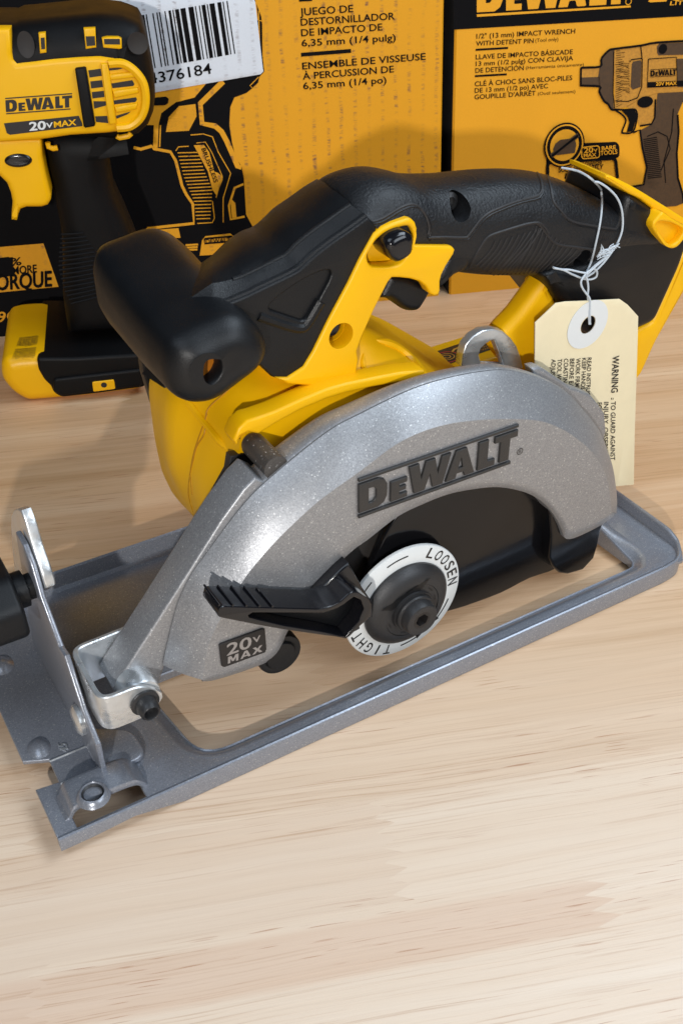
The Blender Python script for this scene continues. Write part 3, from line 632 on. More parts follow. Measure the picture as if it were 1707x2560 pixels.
# ---- front auxiliary knob (long barrel across the saw)
kn=[(.0401,.1631),(.0501,.1656),(.0601,.1668),(.0655,.1648),(.0699,.1605),(.0727,.1555),(.073,.1509),(.07,.1462),(.0631,.1423),(.0542,.1383),(.0476,.1379),(.0418,.1403),(.0378,.1452),(.0365,.1522),(.0377,.1587)]
kn=[Vector(q) for q in rs(cr(kn,5),144,True)]; kc=sum(kn,Vector((0,0)))/144
for _ in range(26): kn=[kn[i]*.5+(kn[i-1]+kn[(i+1)%144])*.25 for i in range(144)]
kn=[kc+(q-kc)*1.025 for q in kn]
kh=[(.048,.1532)][0]
def kring(d,y): return [(kc.x+(q.x-kc.x)*(1-d/(q-kc).length),y,kc.y+(q.y-kc.y)*(1-d/(q-kc).length)+.0085*max(0,(y-.05)/.06)*(1 if q.y>kc.y else .3)) for q in kn]
rb_=.0105; rings=[]
for k in range(9):
    a=math.pi/2*k/8; rings.append(kring(rb_*(1-math.sin(a)),.035+rb_*(1-math.cos(a))))
rings+=[kring(-.0006,.065),kring(-.0004,.095)]
for k in range(9):
    a=math.pi/2*k/8; rings.append(kring(.016*(1-math.cos(a)),.100+.015*math.sin(a)))
face=rings[0]; hr=[]
for p in face:
    a=math.atan2(p[2]-kh[1],p[0]-kh[0]); hr.append((kh[0]+.0056*math.cos(a),kh[1]+.0056*math.sin(a)))
rings=[[(a,.0425,b) for a,b in hr],[(a,.0355,b) for a,b in hr],[(kh[0]+(a-kh[0])*1.10,.0350,kh[1]+(b-kh[1])*1.10) for a,b in hr]]+rings
mb=MB(); mb.grid(rings,True,(False,True)); KN=mb.build('front_knob','black',SAW,sharp=50)
mb=MB(); mb.lathe([(.0056,.0415),(.0001,.0415)],kh,'Y',24,(False,True)); mb.build('hole_bottom','deeporange',KN)
# ---- front bracket of the handle
L3=[(.0589,.1658),(.0645,.1662),(.0716,.1673),(.0764,.1684),(.0837,.1699),(.0896,.1713),(.0925,.1725),(.0966,.1752),(.1036,.1787),(.1116,.182),(.1179,.1848)]
L2=[(.0617,.1713),(.0668,.171),(.072,.1714),(.0792,.1729),(.0865,.1747),(.09,.1757),(.094,.1785),(.0995,.1814),(.1065,.1844),(.1116,.1866),(.1147,.1878)]
L1=[(.0679,.1717),(.0732,.1729),(.0787,.1746),(.0846,.1758),(.0896,.1769),(.0957,.1809),(.1018,.1833),(.1059,.1851),(.1101,.1871),(.1126,.1884),(.1146,.1893)]
L0=[(.075,.1673),(.0808,.1712),(.0866,.1738),(.0917,.1746),(.0959,.1768),(.1002,.1797),(.1044,.1815),(.1086,.1833),(.1129,.1852),(.1161,.1863),(.1182,.187)]
mb=MB(); lines=[]
NL=60
def ln(P,y): return [(a,y,b) for a,b in rs(cr(P,4,False),NL)]
l0,l1,l2,l3=ln(L0,.086),ln(L1,.070),ln(L2,.057),ln(L3,.052)
far=[(a,.092,c-.006) for a,b,c in l0]; far2=[(a,.092,c-.030) for a,b,c in l0]; nb_=[(a,.052,c-.020) for a,b,c in l3]; nbk=[(a,.080,c-.026) for a,b,c in l3]
def sub(A,B,k,bul): return [[tuple(Vector(p).lerp(Vector(q),i/k)+Vector((0,0,bul*math.sin(math.pi*i/k)))) for p,q in zip(A,B)] for i in range(k)]
rings=[far2,far]+sub(l0,l1,3,.0006)+sub(l1,l2,3,.0006)+sub(l2,l3,2,0)+[l3,nb_,nbk]
prof=[list(q) for q in zip(*rings)]
kcv=Vector((kc.x,.072,kc.y)); sh0=[tuple(Vector(p)+Vector((-.010,0,-.004))) for p in prof[0]]; sh1=[tuple((Vector(p)+Vector((-.022,0,-.013))).lerp(kcv,.25)) for p in prof[0]]
prof=[[tuple(Vector(p).lerp(kcv,.7)) for p in sh1],sh1,sh0]+prof
mb.grid(prof,True,(True,True)); HB=mb.build('handle_bracket','black',SAW,sharp=24)
mb=MB(); mb.tube([(a,b+.0006,c-.0002) for a,b,c in l3],.0013,8); mb.tube([(a,b+.0002,c-.0003) for a,b,c in l2[8:]],.0008,8); mb.build('edge_bead','black',HB)
side=rs(cr(L3,4,False),30)[2:]+[(.1193,.1833),(.1208,.182),(.122,.1784),(.1161,.1711),(.1114,.163),(.1036,.1512),(.098,.1427)]+[(.0959,.138),(.0929,.1345),(.089,.1323),(.0852,.1316),(.0819,.1324),(.0788,.1343),(.0743,.1405),(.068,.1483),(.0663,.1568)]
pocket=[(.0779,.1609),(.0835,.1644),(.0924,.1679),(.0994,.1693),(.103,.1689),(.1037,.1674),(.1024,.1646),(.0962,.1556),(.0931,.153),(.0915,.1528)]
plate('side_panel',[side,fillet(pocket,.003,4)],('Y',.0505),.005,.0010,'black',HB,3)
plate('panel_floor',[side],('Y',.0545),.010,.002,'black',HB,3)
rim=[(.0751,.1587),(.0789,.1563),(.0871,.1515),(.0916,.1498),(.0942,.1511),(.0994,.1578)]
mb=MB(); mb.tube([(a,.0515,b) for a,b in cr(rim,4,False)],.0020,10); mb.build('pocket_ridge','black',HB)
# ---- yellow handle leg with trigger frame
yl=[(.12,.1788),(.1232,.1804),(.1273,.1811),(.1336,.1816),(.1352,.181),(.1367,.1795),(.1377,.177),(.1372,.1729),(.1367,.1709),(.1525,.1673),(.1538,.1667),(.1548,.1655),(.1544,.1639),(.1514,.1601),(.1496,.157),(.149,.1546),(.1493,.1508),(.1486,.1491),(.1464,.1492),(.1445,.1508),(.1427,.1539),(.1397,.1566),(.1358,.1585),(.1313,.16),(.1277,.1609),(.1262,.1595),(.1238,.1557),(.1207,.1505),(.1181,.1456),(.1155,.1407),(.1134,.1355)]+[(.1141,.1316),(.1131,.126),(.1062,.1247),(.0944,.1265),(.0847,.1302),(.08,.1341),(.0847,.1327),(.0913,.1351),(.0952,.1402),(.1018,.1512),(.1097,.163),(.1143,.1708)]
ylh=[(.117,.1714),(.1181,.1735),(.1207,.1764),(.1237,.178),(.1274,.1787),(.1321,.179),(.134,.1787),(.1354,.1772),(.1363,.1749),(.1352,.17),(.1327,.1663),(.13,.1649),(.1236,.1658),(.1193,.1669),(.1176,.1687)]
YL=plate('handle_leg',[yl,fillet(ylh,.002,4)],('Y',.0492),.006,.0011,'yellow',SAW,3)
plate('leg_back',[yl],('Y',.0560),.030,.003,'yellow',YL,2)
plate('button_well',[ylh],('Y',.0545),.004,.0005,'yellow',YL,1)
sc=[(.1065,.1436)][0]
for b_,o_ in (('leg_back',1),):
    pass
cut(YL,cutter_cyl(sc,.0050,.03,.07,SAW)); lb=[c for c in YL.children if c.name.startswith('leg_back')][0]
cut(lb,cutter_cyl(sc,.0050,.03,.066,SAW))
mb=MB(); mb.lathe([(.0036,.0560),(.0034,.0548),(.0026,.0542),(.0010,.0546),(.0001,.0546)],(sc[0]-.0006,sc[1]+.0008),'Y',24,(False,True)); mb.build('screw','gloss',YL)
lb_=[(.1218,.1746),(.122,.1771),(.1245,.1788),(.1286,.1795),(.131,.1786),(.1326,.1769),(.1329,.1736),(.1325,.1709),(.1302,.1693),(.127,.1686),(.1251,.1694),(.1232,.1715)]
plate('lock_button',[cr(lb_,4)],('Y',.0432),.014,.0030,'gloss',SAW,5,sharp=60)
tg=[(.1297,.1546),(.1318,.1579),(.1363,.1571),(.1414,.1551),(.1467,.1516),(.1504,.1484),(.1493,.1458),(.1473,.1429),(.1456,.1411),(.1433,.1407),(.1397,.1418),(.1368,.1438),(.1338,.1469),(.1315,.1487),(.1276,.1504)]
plate('trigger',[cr(tg,3)],('Y',.0555),.026,.0030,'black',SAW,4,sharp=50)
web=[(.1393,.1714),(.147,.1721),(.1642,.1705),(.1716,.1665),(.1656,.1552),(.1634,.1532),(.1613,.153),(.1587,.1525),(.1554,.1504),(.1526,.1488),(.1511,.1489),(.1505,.1536),(.153,.1591),(.1567,.1637),(.1554,.1658)]
plate('handle_web',[web],('Y',.0525),.034,.0040,'black',SAW,4,sharp=50)
# ---- rubber covered grip
gr=[(.1221,.1795,-.0061,.0072),(.1269,.1767,-.0082,.013),(.132,.1751,-.0086,.0162),(.1372,.1742,-.008,.0177),(.1424,.173,-.0072,.0182),(.1477,.1713,-.0063,.018),(.1538,.1691,-.0056,.0175),(.1603,.1671,-.0045,.0179),(.1696,.1649,-.0034,.0186),(.1798,.163,-.0026,.0195),(.1907,.161,-.0022,.0202),(.2024,.1587,-.0022,.0205),(.2129,.1568,-.0024,.0198),(.2238,.1545,-.0025,.018),(.2338,.1523,-.0023,.0153),(.2435,.1504,-.0022,.0114),(.2516,.1486,-.0016,.0078),(.2582,.1469,-.0016,.0063),(.2625,.1458,-.0014,.0039)]
mb=MB(); rings=[]
gs=cr(gr,3,False)
for i,(cx,cz,ex,ez) in enumerate(gs):
    aw=.0205*(1-.06*math.sin(math.pi*min(1,i/len(gs)))); rings.append(superring(cx,cz,ex,ez,.071,aw,32,2.7))
mb.grid(rings,True,(True,True)); GRP=mb.build('rubber_grip','rubber',SAW,sharp=70)
tree=bvh(GRP)
lines=[[(.118,.1848),(.1193,.1832),(.1211,.1819),(.125,.1822),(.1302,.1839),(.1333,.1847),(.1365,.1849),(.1393,.1838),(.1421,.1811),(.1439,.178),(.1449,.1745),(.1445,.1724)],
 [(.1446,.1711),(.1517,.1698),(.161,.1677),(.1627,.1681),(.1643,.1695),(.1674,.1727),(.1702,.1744),(.1742,.1755),(.1841,.1767),(.1931,.1768),(.1948,.1776),(.1955,.1794),(.1944,.183),(.1917,.1868),(.1893,.1891)],
 [(.1941,.1881),(.1975,.1838),(.1996,.1795),(.2011,.1752),(.2026,.1726),(.2067,.1686),(.2102,.1651),(.2147,.1626),(.2211,.1603),(.2355,.1557),(.2376,.1557),(.2386,.1572),(.2386,.1594),(.2367,.1632)],
 [(.1914,.1875),(.1949,.1825),(.1956,.1789),(.1948,.1775),(.1924,.177),(.1863,.1771)],
 [(.1647,.1554),(.1654,.1573),(.1685,.1617),(.1709,.1647),(.1734,.1659),(.1793,.1664),(.1884,.1668),(.1933,.1666),(.1965,.1659),(.1992,.1638),(.2017,.1607)],
 [(.195,.1663),(.1975,.1644),(.201,.1604),(.2038,.1575),(.2064,.1556),(.2102,.154),(.2166,.152),(.2263,.1489)]]
mb=MB()
for l in lines:
    q=drape(tree,cr(l,4,False),-.0001)
    if len(q)>2: mb.tube(q,.00060,6)
mb.build('seam_line','ink',GRP)
mb=MB()
for l in lines[:2]+lines[2:3]:
    q=drape(tree,[(a+.0007,b-.0009) for a,b in cr(l,4,False)],-.0003)
    if len(q)>2: mb.tube(q,.0006,6)
mb.build('seam_bead','black',GRP)
mb=MB(); P0=[(.1755,.1632),(.1992,.1638)]; P1=[(.1676,.1555),(.1771,.1487)]; P2=[(.1945,.1655),(.2201,.1491)]; P3=[(.1763,.1495),(.2083,.1436)]
tops=[P0[0],P0[1],P2[1]]; bots=[P1[0],P1[1],P3[1]]
tp=rs([P0[0],P0[1],P2[0],P2[1]],22); bt=rs([P1[0],P1[1],P3[0],P3[1]],22)
for a,b in zip(tp,bt):
    A,B=Vector(a),Vector(b); pts=[]
    for k in range(9):
        t=k/8; q=A.lerp(B,t); q.x-=.0016*math.sin(math.pi*t)*-1; pts.append((q.x,q.y))
    q=drape(tree,pts,-.00005)
    if len(q)>2: mb.tube(q,.00040,6)
mb.build('grip_rib','ink',GRP)
for c,r in(([(.1598,.1785)][0],.0046),([(.2215,.146)][0],.0040)):
    h=tree.ray_cast(Vector((c[0],-.05,c[1])),Vector((0,1,0)))[0]; y0=h.y
    cut(GRP,cutter_cyl(c,r,y0-.01,y0+.012,SAW))
    mb=MB(); mb.lathe([(r*.85,y0+.0085),(r*.8,y0+.0068),(r*.45,y0+.0060),(r*.42,y0+.0072),(r*.01,y0+.0074)],c,'Y',24,(False,True)); mb.build('grip_screw','steel',GRP)
# ---- battery dock
dk=[(.2417,.1694),(.2479,.1656),(.2582,.1593),(.2742,.15),(.2824,.1412),(.281,.1305),(.2715,.1047),(.2615,.1033),(.2389,.1032),(.2229,.1169),(.2113,.1301),(.2014,.1434),(.2067,.1446),(.2216,.1425),(.2329,.1448),(.239,.1521),(.2397,.162)]
DK=plate('battery_dock',[fillet(dk,.004,4)],('Y',.0515),.040,.0050,'black',SAW,5,sharp=50)
rl=[(.2279,.1788),(.2311,.1778),(.2414,.1725),(.2496,.1679),(.2847,.147),(.2907,.1433),(.2887,.1405),(.2836,.1437),(.2687,.1513),(.2496,.1648),(.2429,.1682),(.2282,.1771)]
plate('dock_rail',[rl],('Y',.0530),.022,.0010,'yellow',DK,2)
lo=[(.2572,.1602),(.2545,.1579),(.2529,.1562),(.2531,.1542),(.2553,.1515),(.2589,.1478),(.2631,.1441),(.267,.1419),(.2703,.1421),(.2739,.1456),(.2767,.1484),(.2726,.1507),(.2642,.1555)]
li=[(.2546,.1552),(.2555,.1561),(.2582,.1558),(.2632,.1542),(.2715,.1502),(.2719,.1476),(.2702,.1451),(.2678,.144),(.2651,.1441),(.2623,.1458),(.2579,.1505)]
plate('dock_loop',[fillet(lo,.002,4),fillet(li,.002,4)],('Y',.0475),.007,.0010,'yellow',DK,3)
plate('loop_floor',[li],('Y',.0508),.002,.0003,'yellow',DK,1)
ys=[(.2819,.1355),(.2954,.1288),(.276,.0932),(.2708,.0786),(.2672,.0748),(.2607,.0763),(.2482,.0841),(.2403,.1004),(.2625,.103),(.2715,.1046)]
plate('dock_frame',[fillet(ys,.0015,3)],('Y',.0535),.034,.0025,'yellow',DK,3)
ya=[(.2073,.1396),(.2151,.1276),(.2269,.1141),(.2372,.0818),(.2183,.0844),(.2014,.0944),(.1897,.1063),(.1843,.1143),(.188,.121),(.1952,.1259),(.2015,.1328)]
plate('rear_arm',[fillet(ya,.003,4)],('Y',.0560),.012,.0040,'yellow',DK,4,sharp=50)
# ---- flat deck of the housing with its warning sticker
plate('deck',[fillet([(.150,.098),(.262,.098),(.262,.1250),(.150,.1225)],.004,4)],('Z',.0800),.030,.0015,'yellow',MH,3)
STK=plate('warning_sticker',[fillet([(.1935,.1042),(.2440,.1068),(.2395,.1196),(.1955,.1170)],.0015,4)],('Z',.0803),.0003,.00005,'ink',SAW,1)
mb=MB(); pl=('Z',.0804)
c=(.2005,.1100)
mb.ribbon([(c[0]+.0052*(k/40)*math.cos(k*.42),c[1]+.0040*(k/40)*math.sin(k*.42)) for k in range(6,41)],.0005,pl); mb.ribbon([(.205,.1125),(.208,.1145),(.212,.1150),(.2150,.1158)],.0011,pl)
for i in range(6): mb.text('CLAMP WORK FIRMLY'[i:i+12],(.2185,.1165-.0020*i),(.2370,.1172-.0020*i),(.2185,.1177-.0020*i),pl,0,.0)
mb.build('sticker_print','goldink',STK,recalc=False)
mb=MB(); mb.ribbon(circ(c,.0060,24,10,170,.0048),.0007,pl); mb.ribbon(circ(c,.0060,24,190,330,.0048),.0007,pl); mb.build('sticker_arrow','redink',STK,recalc=False)

# ================================================================ warning tag on its string
def saw_to_world(p): return SAW.matrix_world@Vector(p)
bpy.context.view_layer.update()
TAG=thing('warning_tag','cream cardboard warning tag hanging on white string from the rear of the saw handle','tag',SAW.location,SAW.rotation_euler)
tq=[(.2038,.1338),(.2086,.1333),(.2217,.1306),(.2392,.1268),(.2448,.1227),(.2529,.1151),(.2577,.0929),(.2648,.0572),(.2717,.0197),(.2594,.0235),(.2431,.0281),(.2089,.0384),(.2034,.0688),(.198,.1041),(.1945,.1274)]
thl=circ([(.2232,.1192)][0],.0040,24)
TG=plate('card',[tq,thl],('Y',.0458),.0006,.0001,'manila',TAG,1)
cr0=[(.2227,.1196)][0]
mb=MB(); mb.lathe([(.0108,.0457),(.0108,.0455),(.0041,.0455),(.0041,.0457)],cr0,'Y',48,(False,False)); mb.build('reinforcement_ring','white',TAG)
mb=MB(); pl=('Y',.0457)
Zt=lambda P:P
for s,q,b in (('WARNING',[(.2409,.0996),(.2445,.08),(.245,.0986)],.022),(':',[(.2451,.0772),(.2452,.0762),(.2472,.0765)],.02),
 ('TO GUARD AGAINST',[(.2454,.0752),(.2519,.0412),(.2484,.0743)],.012),('INJURY, OBSERVE',[(.2409,.0764),(.2465,.0463),(.2438,.0755)],.012),('FOLLOWING',[(.2367,.0774),(.2398,.0597),(.2396,.0765)],.012),
 ('READ INSTRUCTION',[(.2257,.1032),(.2301,.0763),(.2281,.1026)],.012),('KEEP HANDS AND',[(.2227,.1038),(.2264,.0806),(.2251,.1033)],.012),('WORK FIRMLY',[(.2192,.1047),(.222,.087),(.2217,.1041)],.012),
 ('BEFORE EACH USE',[(.2158,.1054),(.2196,.0806),(.2182,.1049)],.012),('COASTING OF',[(.2124,.1064),(.2152,.0876),(.2148,.1058)],.012),('TOOL WHEN',[(.2089,.1072),(.211,.0924),(.2113,.1066)],.012),('ADJUSTING',[(.2056,.108),(.2075,.0934),(.2079,.1074)],.012)):
    mb.text(s,*q,pl,.00012,b)
mb.build('tag_print','ink',TAG,recalc=False)
xc=.228
bm=bmesh.new(); bm.from_mesh(TG.data)
for k in range(1,14):
    bmesh.ops.bisect_plane(bm,geom=bm.verts[:]+bm.edges[:]+bm.faces[:],plane_co=(.185+k*.007,0,0),plane_no=(1,0,.06))
bm.to_mesh(TG.data); bm.free()
for o in TAG.children:
    for v in o.data.vertices:
        u=(v.co.x-xc-(v.co.z-.09)*-.25)/.03; v.co.y+=.0009*u*u+.0006*math.sin((v.co.z-.02)*40)
finish(TG.data,40)
def yy(l,ys):
    n=len(l); return [(a,ys[0]+(ys[1]-ys[0])*i/(n-1) if len(ys)==2 else ys[i],b) for i,(a,b) in enumerate(l)]
def srf(l,lift=.0007):
    out=[]
    return drape(tree,l,lift,.0515)
mb=MB()
sa=[(.2166,.1802),(.2202,.1794),(.223,.1773),(.2249,.1742),(.2262,.1698),(.227,.1645),(.2271,.1592),(.2268,.1549),(.2264,.1506),(.2259,.1462),(.225,.1427),(.2236,.1402)]
sb=[(.2227,.1769),(.2249,.1763),(.229,.1738),(.2334,.1702),(.2363,.1666),(.2382,.1624),(.2392,.1574),(.2388,.1536),(.237,.15),(.2339,.1467),(.2302,.1435),(.2257,.141),(.2222,.1401),(.22,.1398)]
tree2=bvh(DK)
def srf(l,lift=.0008):
    out=[]
    for a,b in l:
        d=(Vector((a,.0515,b))-EYE).normalized(); hs=[h for h in (tree.ray_cast(EYE,d),tree2.ray_cast(EYE,d)) if h[0] is not None]
        if hs: h=min(hs,key=lambda h:h[3]); out.append(tuple(h[0]-d*lift))
    return out
P=srf(cr(sa[3:],5,False)); top=[(sa[0][0],.066,sa[0][1]-.0005),(sa[1][0],.0605,sa[1][1]),(sa[2][0],.0555,sa[2][1])]
mb.tube(cr(top+P[::2],3,False),.00043,8)
P=yy(cr(sb,4,False),(.0535,.0480)); mb.tube(P,.00043,8)
kn1=[(.2194,.1413),(.2216,.1428),(.2249,.1448),(.2283,.1465),(.2311,.1479),(.2277,.1461),(.2238,.144),(.2207,.1422),(.2182,.1408)]
mb.tube(yy(cr(kn1,4,False),(.0478,.0470)),.00043,8)
lp=[(.2192,.1427),(.2224,.1432),(.2247,.1425),(.2261,.1406),(.2262,.1388),(.2246,.1381),(.2221,.1384),(.2188,.1397),(.2141,.1422),(.2094,.145),(.2043,.1469)]
mb.tube(yy(cr(lp,4,False),(.0470,.0500)),.00043,8)
lp2=[(.2197,.1424),(.2168,.1431),(.2123,.1446),(.2086,.1452),(.2055,.1462)]
mb.tube(yy(cr(lp2,4,False),(.0465,.0520)),.0004,8)
l3_=[(.2187,.1422),(.2168,.1407),(.2162,.1391),(.2172,.1368),(.2192,.1343),(.2211,.1318),(.2219,.1285),(.2224,.1252),(.2231,.1216),(.2236,.1197)]
mb.tube(yy(cr(l3_,4,False),[.0468-.0020*min(1,i/20) for i in range(37)][:len(cr(l3_,4,False))]),.00043,8)
l4_=[(.2187,.1415),(.2198,.1392),(.2206,.136),(.2207,.1329),(.2216,.1291),(.2219,.1254),(.2229,.1214),(.2231,.1198)]
mb.tube(yy(cr(l4_,4,False),(.0465,.0448)),.00043,8)
fu=[(.2243,.1486),(.2267,.149),(.2292,.149),(.2314,.15),(.2338,.1507)]
random.seed(3)
for k in range(26):
    j=lambda: random.uniform(-.0016,.0016)
    i=random.randrange(3); mb.tube([(fu[i][0]+j(),.0475+j()*.4,fu[i][1]+j()),(fu[i+1][0]+j(),.0472,fu[i+1][1]+j()),(fu[min(4,i+2)][0]+j(),.0472+j()*.4,fu[min(4,i+2)][1]+j())],.00022,5)
fv=[(.2247,.1482),(.2258,.1504),(.2254,.153),(.2267,.1508)]
mb.tube(yy(fv,(.0475,.0470)),.0004,6)
mb.build('string','string',TAG)
# ================================================================ cordless drill standing on its battery, behind the saw
DR=thing('cordless_drill','yellow and black cordless drill standing upright on its battery in front of the barcoded carton','drill',(-.18291,.53047,0),(0,0,.184634))
Z1='@0,0,.4464'
bd=[(-.0127,.2031),(.0264,.2015),(.0277,.2013),(.0308,.2025),(.0367,.2027),(.0571,.2039),(.069,.2042),(.0799,.2025),(.0844,.2008),(.0881,.1991),(.0902,.1945),(.0917,.184),(.0925,.1737),(.0919,.1642),(.0903,.1562),(.0871,.1501),(.0811,.145),(.068,.143),(.0324,.1469),(-.0256,.1467)]
BD=plate('drill_body',[bd],('Y',.006),.062,.016,'drillblack',DR,6,sharp=60)
yb=[(-.0124,.2033),(.0271,.2019),(.0256,.1907),(.0258,.1878),(.0271,.1861),(.0444,.1874),(.0573,.1878),(.0667,.1878),(.0735,.1865),(.0785,.1842),(.0832,.18),(.0861,.1746),(.0874,.1667),(.0866,.1615),(.0836,.1558),(.0786,.1521),(.0744,.1509),(.0653,.1503),(.0473,.1502),(.0324,.1489),(-.025,.1482)]
yv1=[]
YB=plate('side_shell',[yb],('Y',.0045),.010,.0028,'yellow',DR,4,sharp=50)
yt=[(-.0242,.1517),(.0324,.1491),(.0314,.1403),(.0317,.1301),(.0326,.1196),(.0319,.1168),(.0299,.1142),(.0265,.1133),(.0188,.1138),(.0157,.1129),(.0141,.1103),(.0127,.1068),(.0099,.1074),(.0105,.1105),(.0122,.1172),(.0122,.1219),(.0112,.1272),(.0083,.1311),(-.0278,.1357)]
plate('trigger_frame',[yt],('Y',.0065),.040,.0030,'yellow',DR,4,sharp=50)
tb=[(.0192,.1389)][0]
plate('direction_button',[circ(tb,.0070,28,0,360,.0036)],('Y',.0055),.004,.0015,'gloss',DR,4)
pl=('Y',.0045)
mb=MB(); logo_flat(mb,*[(.0178,.1637),(.0502,.1644),(.0185,.1694)],pl,.0002); 
mb.poly2([(.0158,.1584),(.0526,.1601),(.0538,.1563),(.0536,.1549),(.0178,.1526),(.0163,.1535)],pl,.0002); mb.build('brand_print','ink',DR,recalc=False)
mb=MB(); mb.text('20',*[(.0276,.1542),(.0355,.1545),(.0281,.1582)],pl,.0004,.04); mb.text('V',*[(.0359,.155),(.0391,.1552),(.0362,.1574)],pl,.0004,.03); mb.build('voltage_print','white',DR,recalc=False)
mb=MB(); mb.text('MAX',*[(.0398,.1551),(.0507,.1557),(.0401,.1579)],pl,.0004,.035); mb.build('rating_print','yellow',DR,recalc=False)
br=[(.0541,.1825),(.0547,.1831),(.0589,.1834),(.0595,.1831),(.0602,.1561),(.0596,.1549),(.0551,.1544),(.0543,.1552)]
plate('grip_bar',[br],('Y',.0020),.006,.0010,'drillblack',DR,3)
mb=MB()
for k in range(5):
    o=k*.0; mb.poly2([(.0604,.1815),(.0664,.182),(.0665,.1786),(.0605,.1781)] if k==0 else [(.0606,.1763),(.0664,.1766),(.0664,.1733),(.0606,.1729)] if k==1 else [(.0606,.1712),(.0665,.1715),(.0665,.1685),(.0606,.1681)] if k==2 else [(.0608,.1668),(.067,.1664),(.0672,.1645),(.0607,.1631)] if k==3 else [(.0606,.1594),(.0666,.1593),(.0667,.1557),(.0607,.1566)],pl,.0003)
for q in([(.0704,.1831),(.0739,.1831),(.077,.1816),(.0745,.1811),(.0705,.1809)],[(.0706,.1748),(.081,.1759),(.0819,.174),(.0813,.1731),(.071,.1725)],[(.0706,.1666),(.082,.1676),(.0823,.1665),(.0814,.1653),(.0709,.1647)],[(.0709,.1591),(.0787,.1609),(.0767,.1595),(.0711,.1576)]):
    mb.poly2(q,pl,.0003)
mb.build('vent_slot','ink',DR,recalc=False)
rb=[(.0668,.1845),(.0703,.1846),(.0706,.1763),(.0708,.1555),(.0671,.1551),(.0668,.1636)]
plate('vent_rib',[rb],('Y',.0028),.004,.0008,'yellow',DR,2)
rims=[[(.0706,.1841),(.0775,.1838),(.0831,.1796),(.0864,.1733),(.0863,.1647),(.0833,.1578),(.0774,.1536),(.0706,.1531)]]
mb=MB(); mb.tube([(a,.0042,b) for a,b in cr(rims[0],5,False)],.0022,8); mb.build('vent_rim','yellow',DR)
for y0 in(415,515,612):
    q={415:[(.0701,.1793),(.0813,.18),(.0837,.1774),(.0704,.1763)],515:[(.0707,.1716),(.0835,.1725),(.0837,.1697),(.0711,.1677)],612:[(.0707,.1638),(.0827,.165),(.0814,.1618),(.0712,.1606)]}[y0]
    plate('vent_louver',[q],('Y',.0030),.004,.0010,'yellow',DR,2)
for q,h in(([(.0394,.1991),(.0428,.1993),(.0417,.1903),(.0386,.19)],[(.0401,.1972),(.042,.1973),(.0414,.1921),(.0396,.192)]),([(.0608,.2004),(.0664,.2004),(.0656,.1916),(.0605,.1911)],[(.0613,.197),(.0656,.1969),(.0653,.1927),(.0612,.1925)]),([(.0688,.1957),(.0713,.1961),(.0768,.1958),(.0782,.195),(.0778,.1907),(.0766,.1904),(.0689,.1914)],[(.0698,.1955),(.0773,.1952),(.0772,.1926),(.0697,.193)])):
    s=plate('top_slot',[q],('Y',.0048),.004,.0006,'yellow',DR,2); mb=MB(); mb.poly2(h,('Y',.0046),0); mb.build('slot_opening','ink',s,recalc=False)
for c,rx,ry in(([(.0327,.1943)][0],.0040,.0062),([(.0857,.1927)][0],.0050,.0052)):
    mb=MB(); f=plane_fn(('Y',.0052)); mb.grid([[f(c[0]+rx*k*math.cos(t*.2618),c[1]+ry*k*math.sin(t*.2618),(1-k)*-.0006) for t in range(24)] for k in(1,.8,.0)],True); mb.build('screw_hole','ink',DR,recalc=False)
hd=[(.0324,.1475),(.0489,.1492),(.0614,.1481),(.0742,.1483),(.0798,.1489),(.0768,.1431),(.0722,.1396),(.0672,.1362),(.0644,.1307),(.0638,.1241),(.0643,.1133),(.0684,.1001),(.0724,.0854),(.0749,.0725),(.0765,.0593),(.0787,.032),(.0274,.0322),(.0281,.0547),(.0328,.0864),(.0333,.0986),(.0325,.1145),(.0319,.128)]
plate('drill_handle',[hd],('Y',.014),.044,.012,'drillblack',DR,5,sharp=60)
mb=MB(); a0=[(.0337,.0953),(.0314,.0865),(.0293,.0762),(.0302,.0633),(.0328,.0543)]; a1=[(.0456,.0951),(.0496,.0861),(.0517,.0765),(.0513,.0658),(.0491,.0573)]
for a,b in zip(rs(a0,17),rs(a1,17)):
    mb.tube([(a[0],.0138,a[1]),((a[0]+b[0])/2,.0134,(a[1]+b[1])/2),(b[0],.0138,b[1])],.0006,6)
mb.build('handle_rib','drillblack',DR)
for s in ([(.0349,.1461),(.035,.1438),(.0371,.1428),(.0394,.1431)],[(.0699,.1473),(.0712,.1463),(.0758,.1469),(.0774,.1482)]):
    mb=MB(); mb.tube([(a,.0100,b) for a,b in s],.0014,8); mb.build('hook_clip','yellow',DR)
# battery
bt=[(-.0105,.0256),(-.0075,.0293),(-.0014,.0304),(.0095,.0303),(.0307,.0261),(.0691,.0248),(.0689,.0092),(.0665,.001),(.0351,-.0003),(-.0002,0),(-.0076,.0071),(-.012,.0165)]
BT=plate('battery','x' and [fillet(bt,.004,4)],('Y',.0),.075,.0070,'yellow',DR,5,sharp=50)
bk=[(.0102,.0298),(.031,.0277),(.0693,.0264),(.0748,.021),(.0715,.0095),(.0681,.0044),(.0417,.003),(.0196,.0026),(.0156,.0064),(.0151,.0107),(.012,.0151),(.0097,.0224)]
plate('battery_latch_cover',[fillet(bk,.002,3)],('Y',-.0012),.077,.0020,'drillblack',BT,4)
lt=[(.0173,.0163),(.0672,.0176),(.067,.0063),(.02,.0047),(.0159,.0081)]
plate('latch',[fillet(lt,.002,3)],('Y',-.0030),.006,.0015,'drillblack',BT,3)
yw=[(.0387,.0125),(.0512,.0128),(.0513,.0066),(.0385,.006)]
LW=plate('release_tab',[fillet(yw,.001,3)],('Y',-.0036),.002,.0004,'yellow',BT,2)
cc=[(.0451,.01)][0]
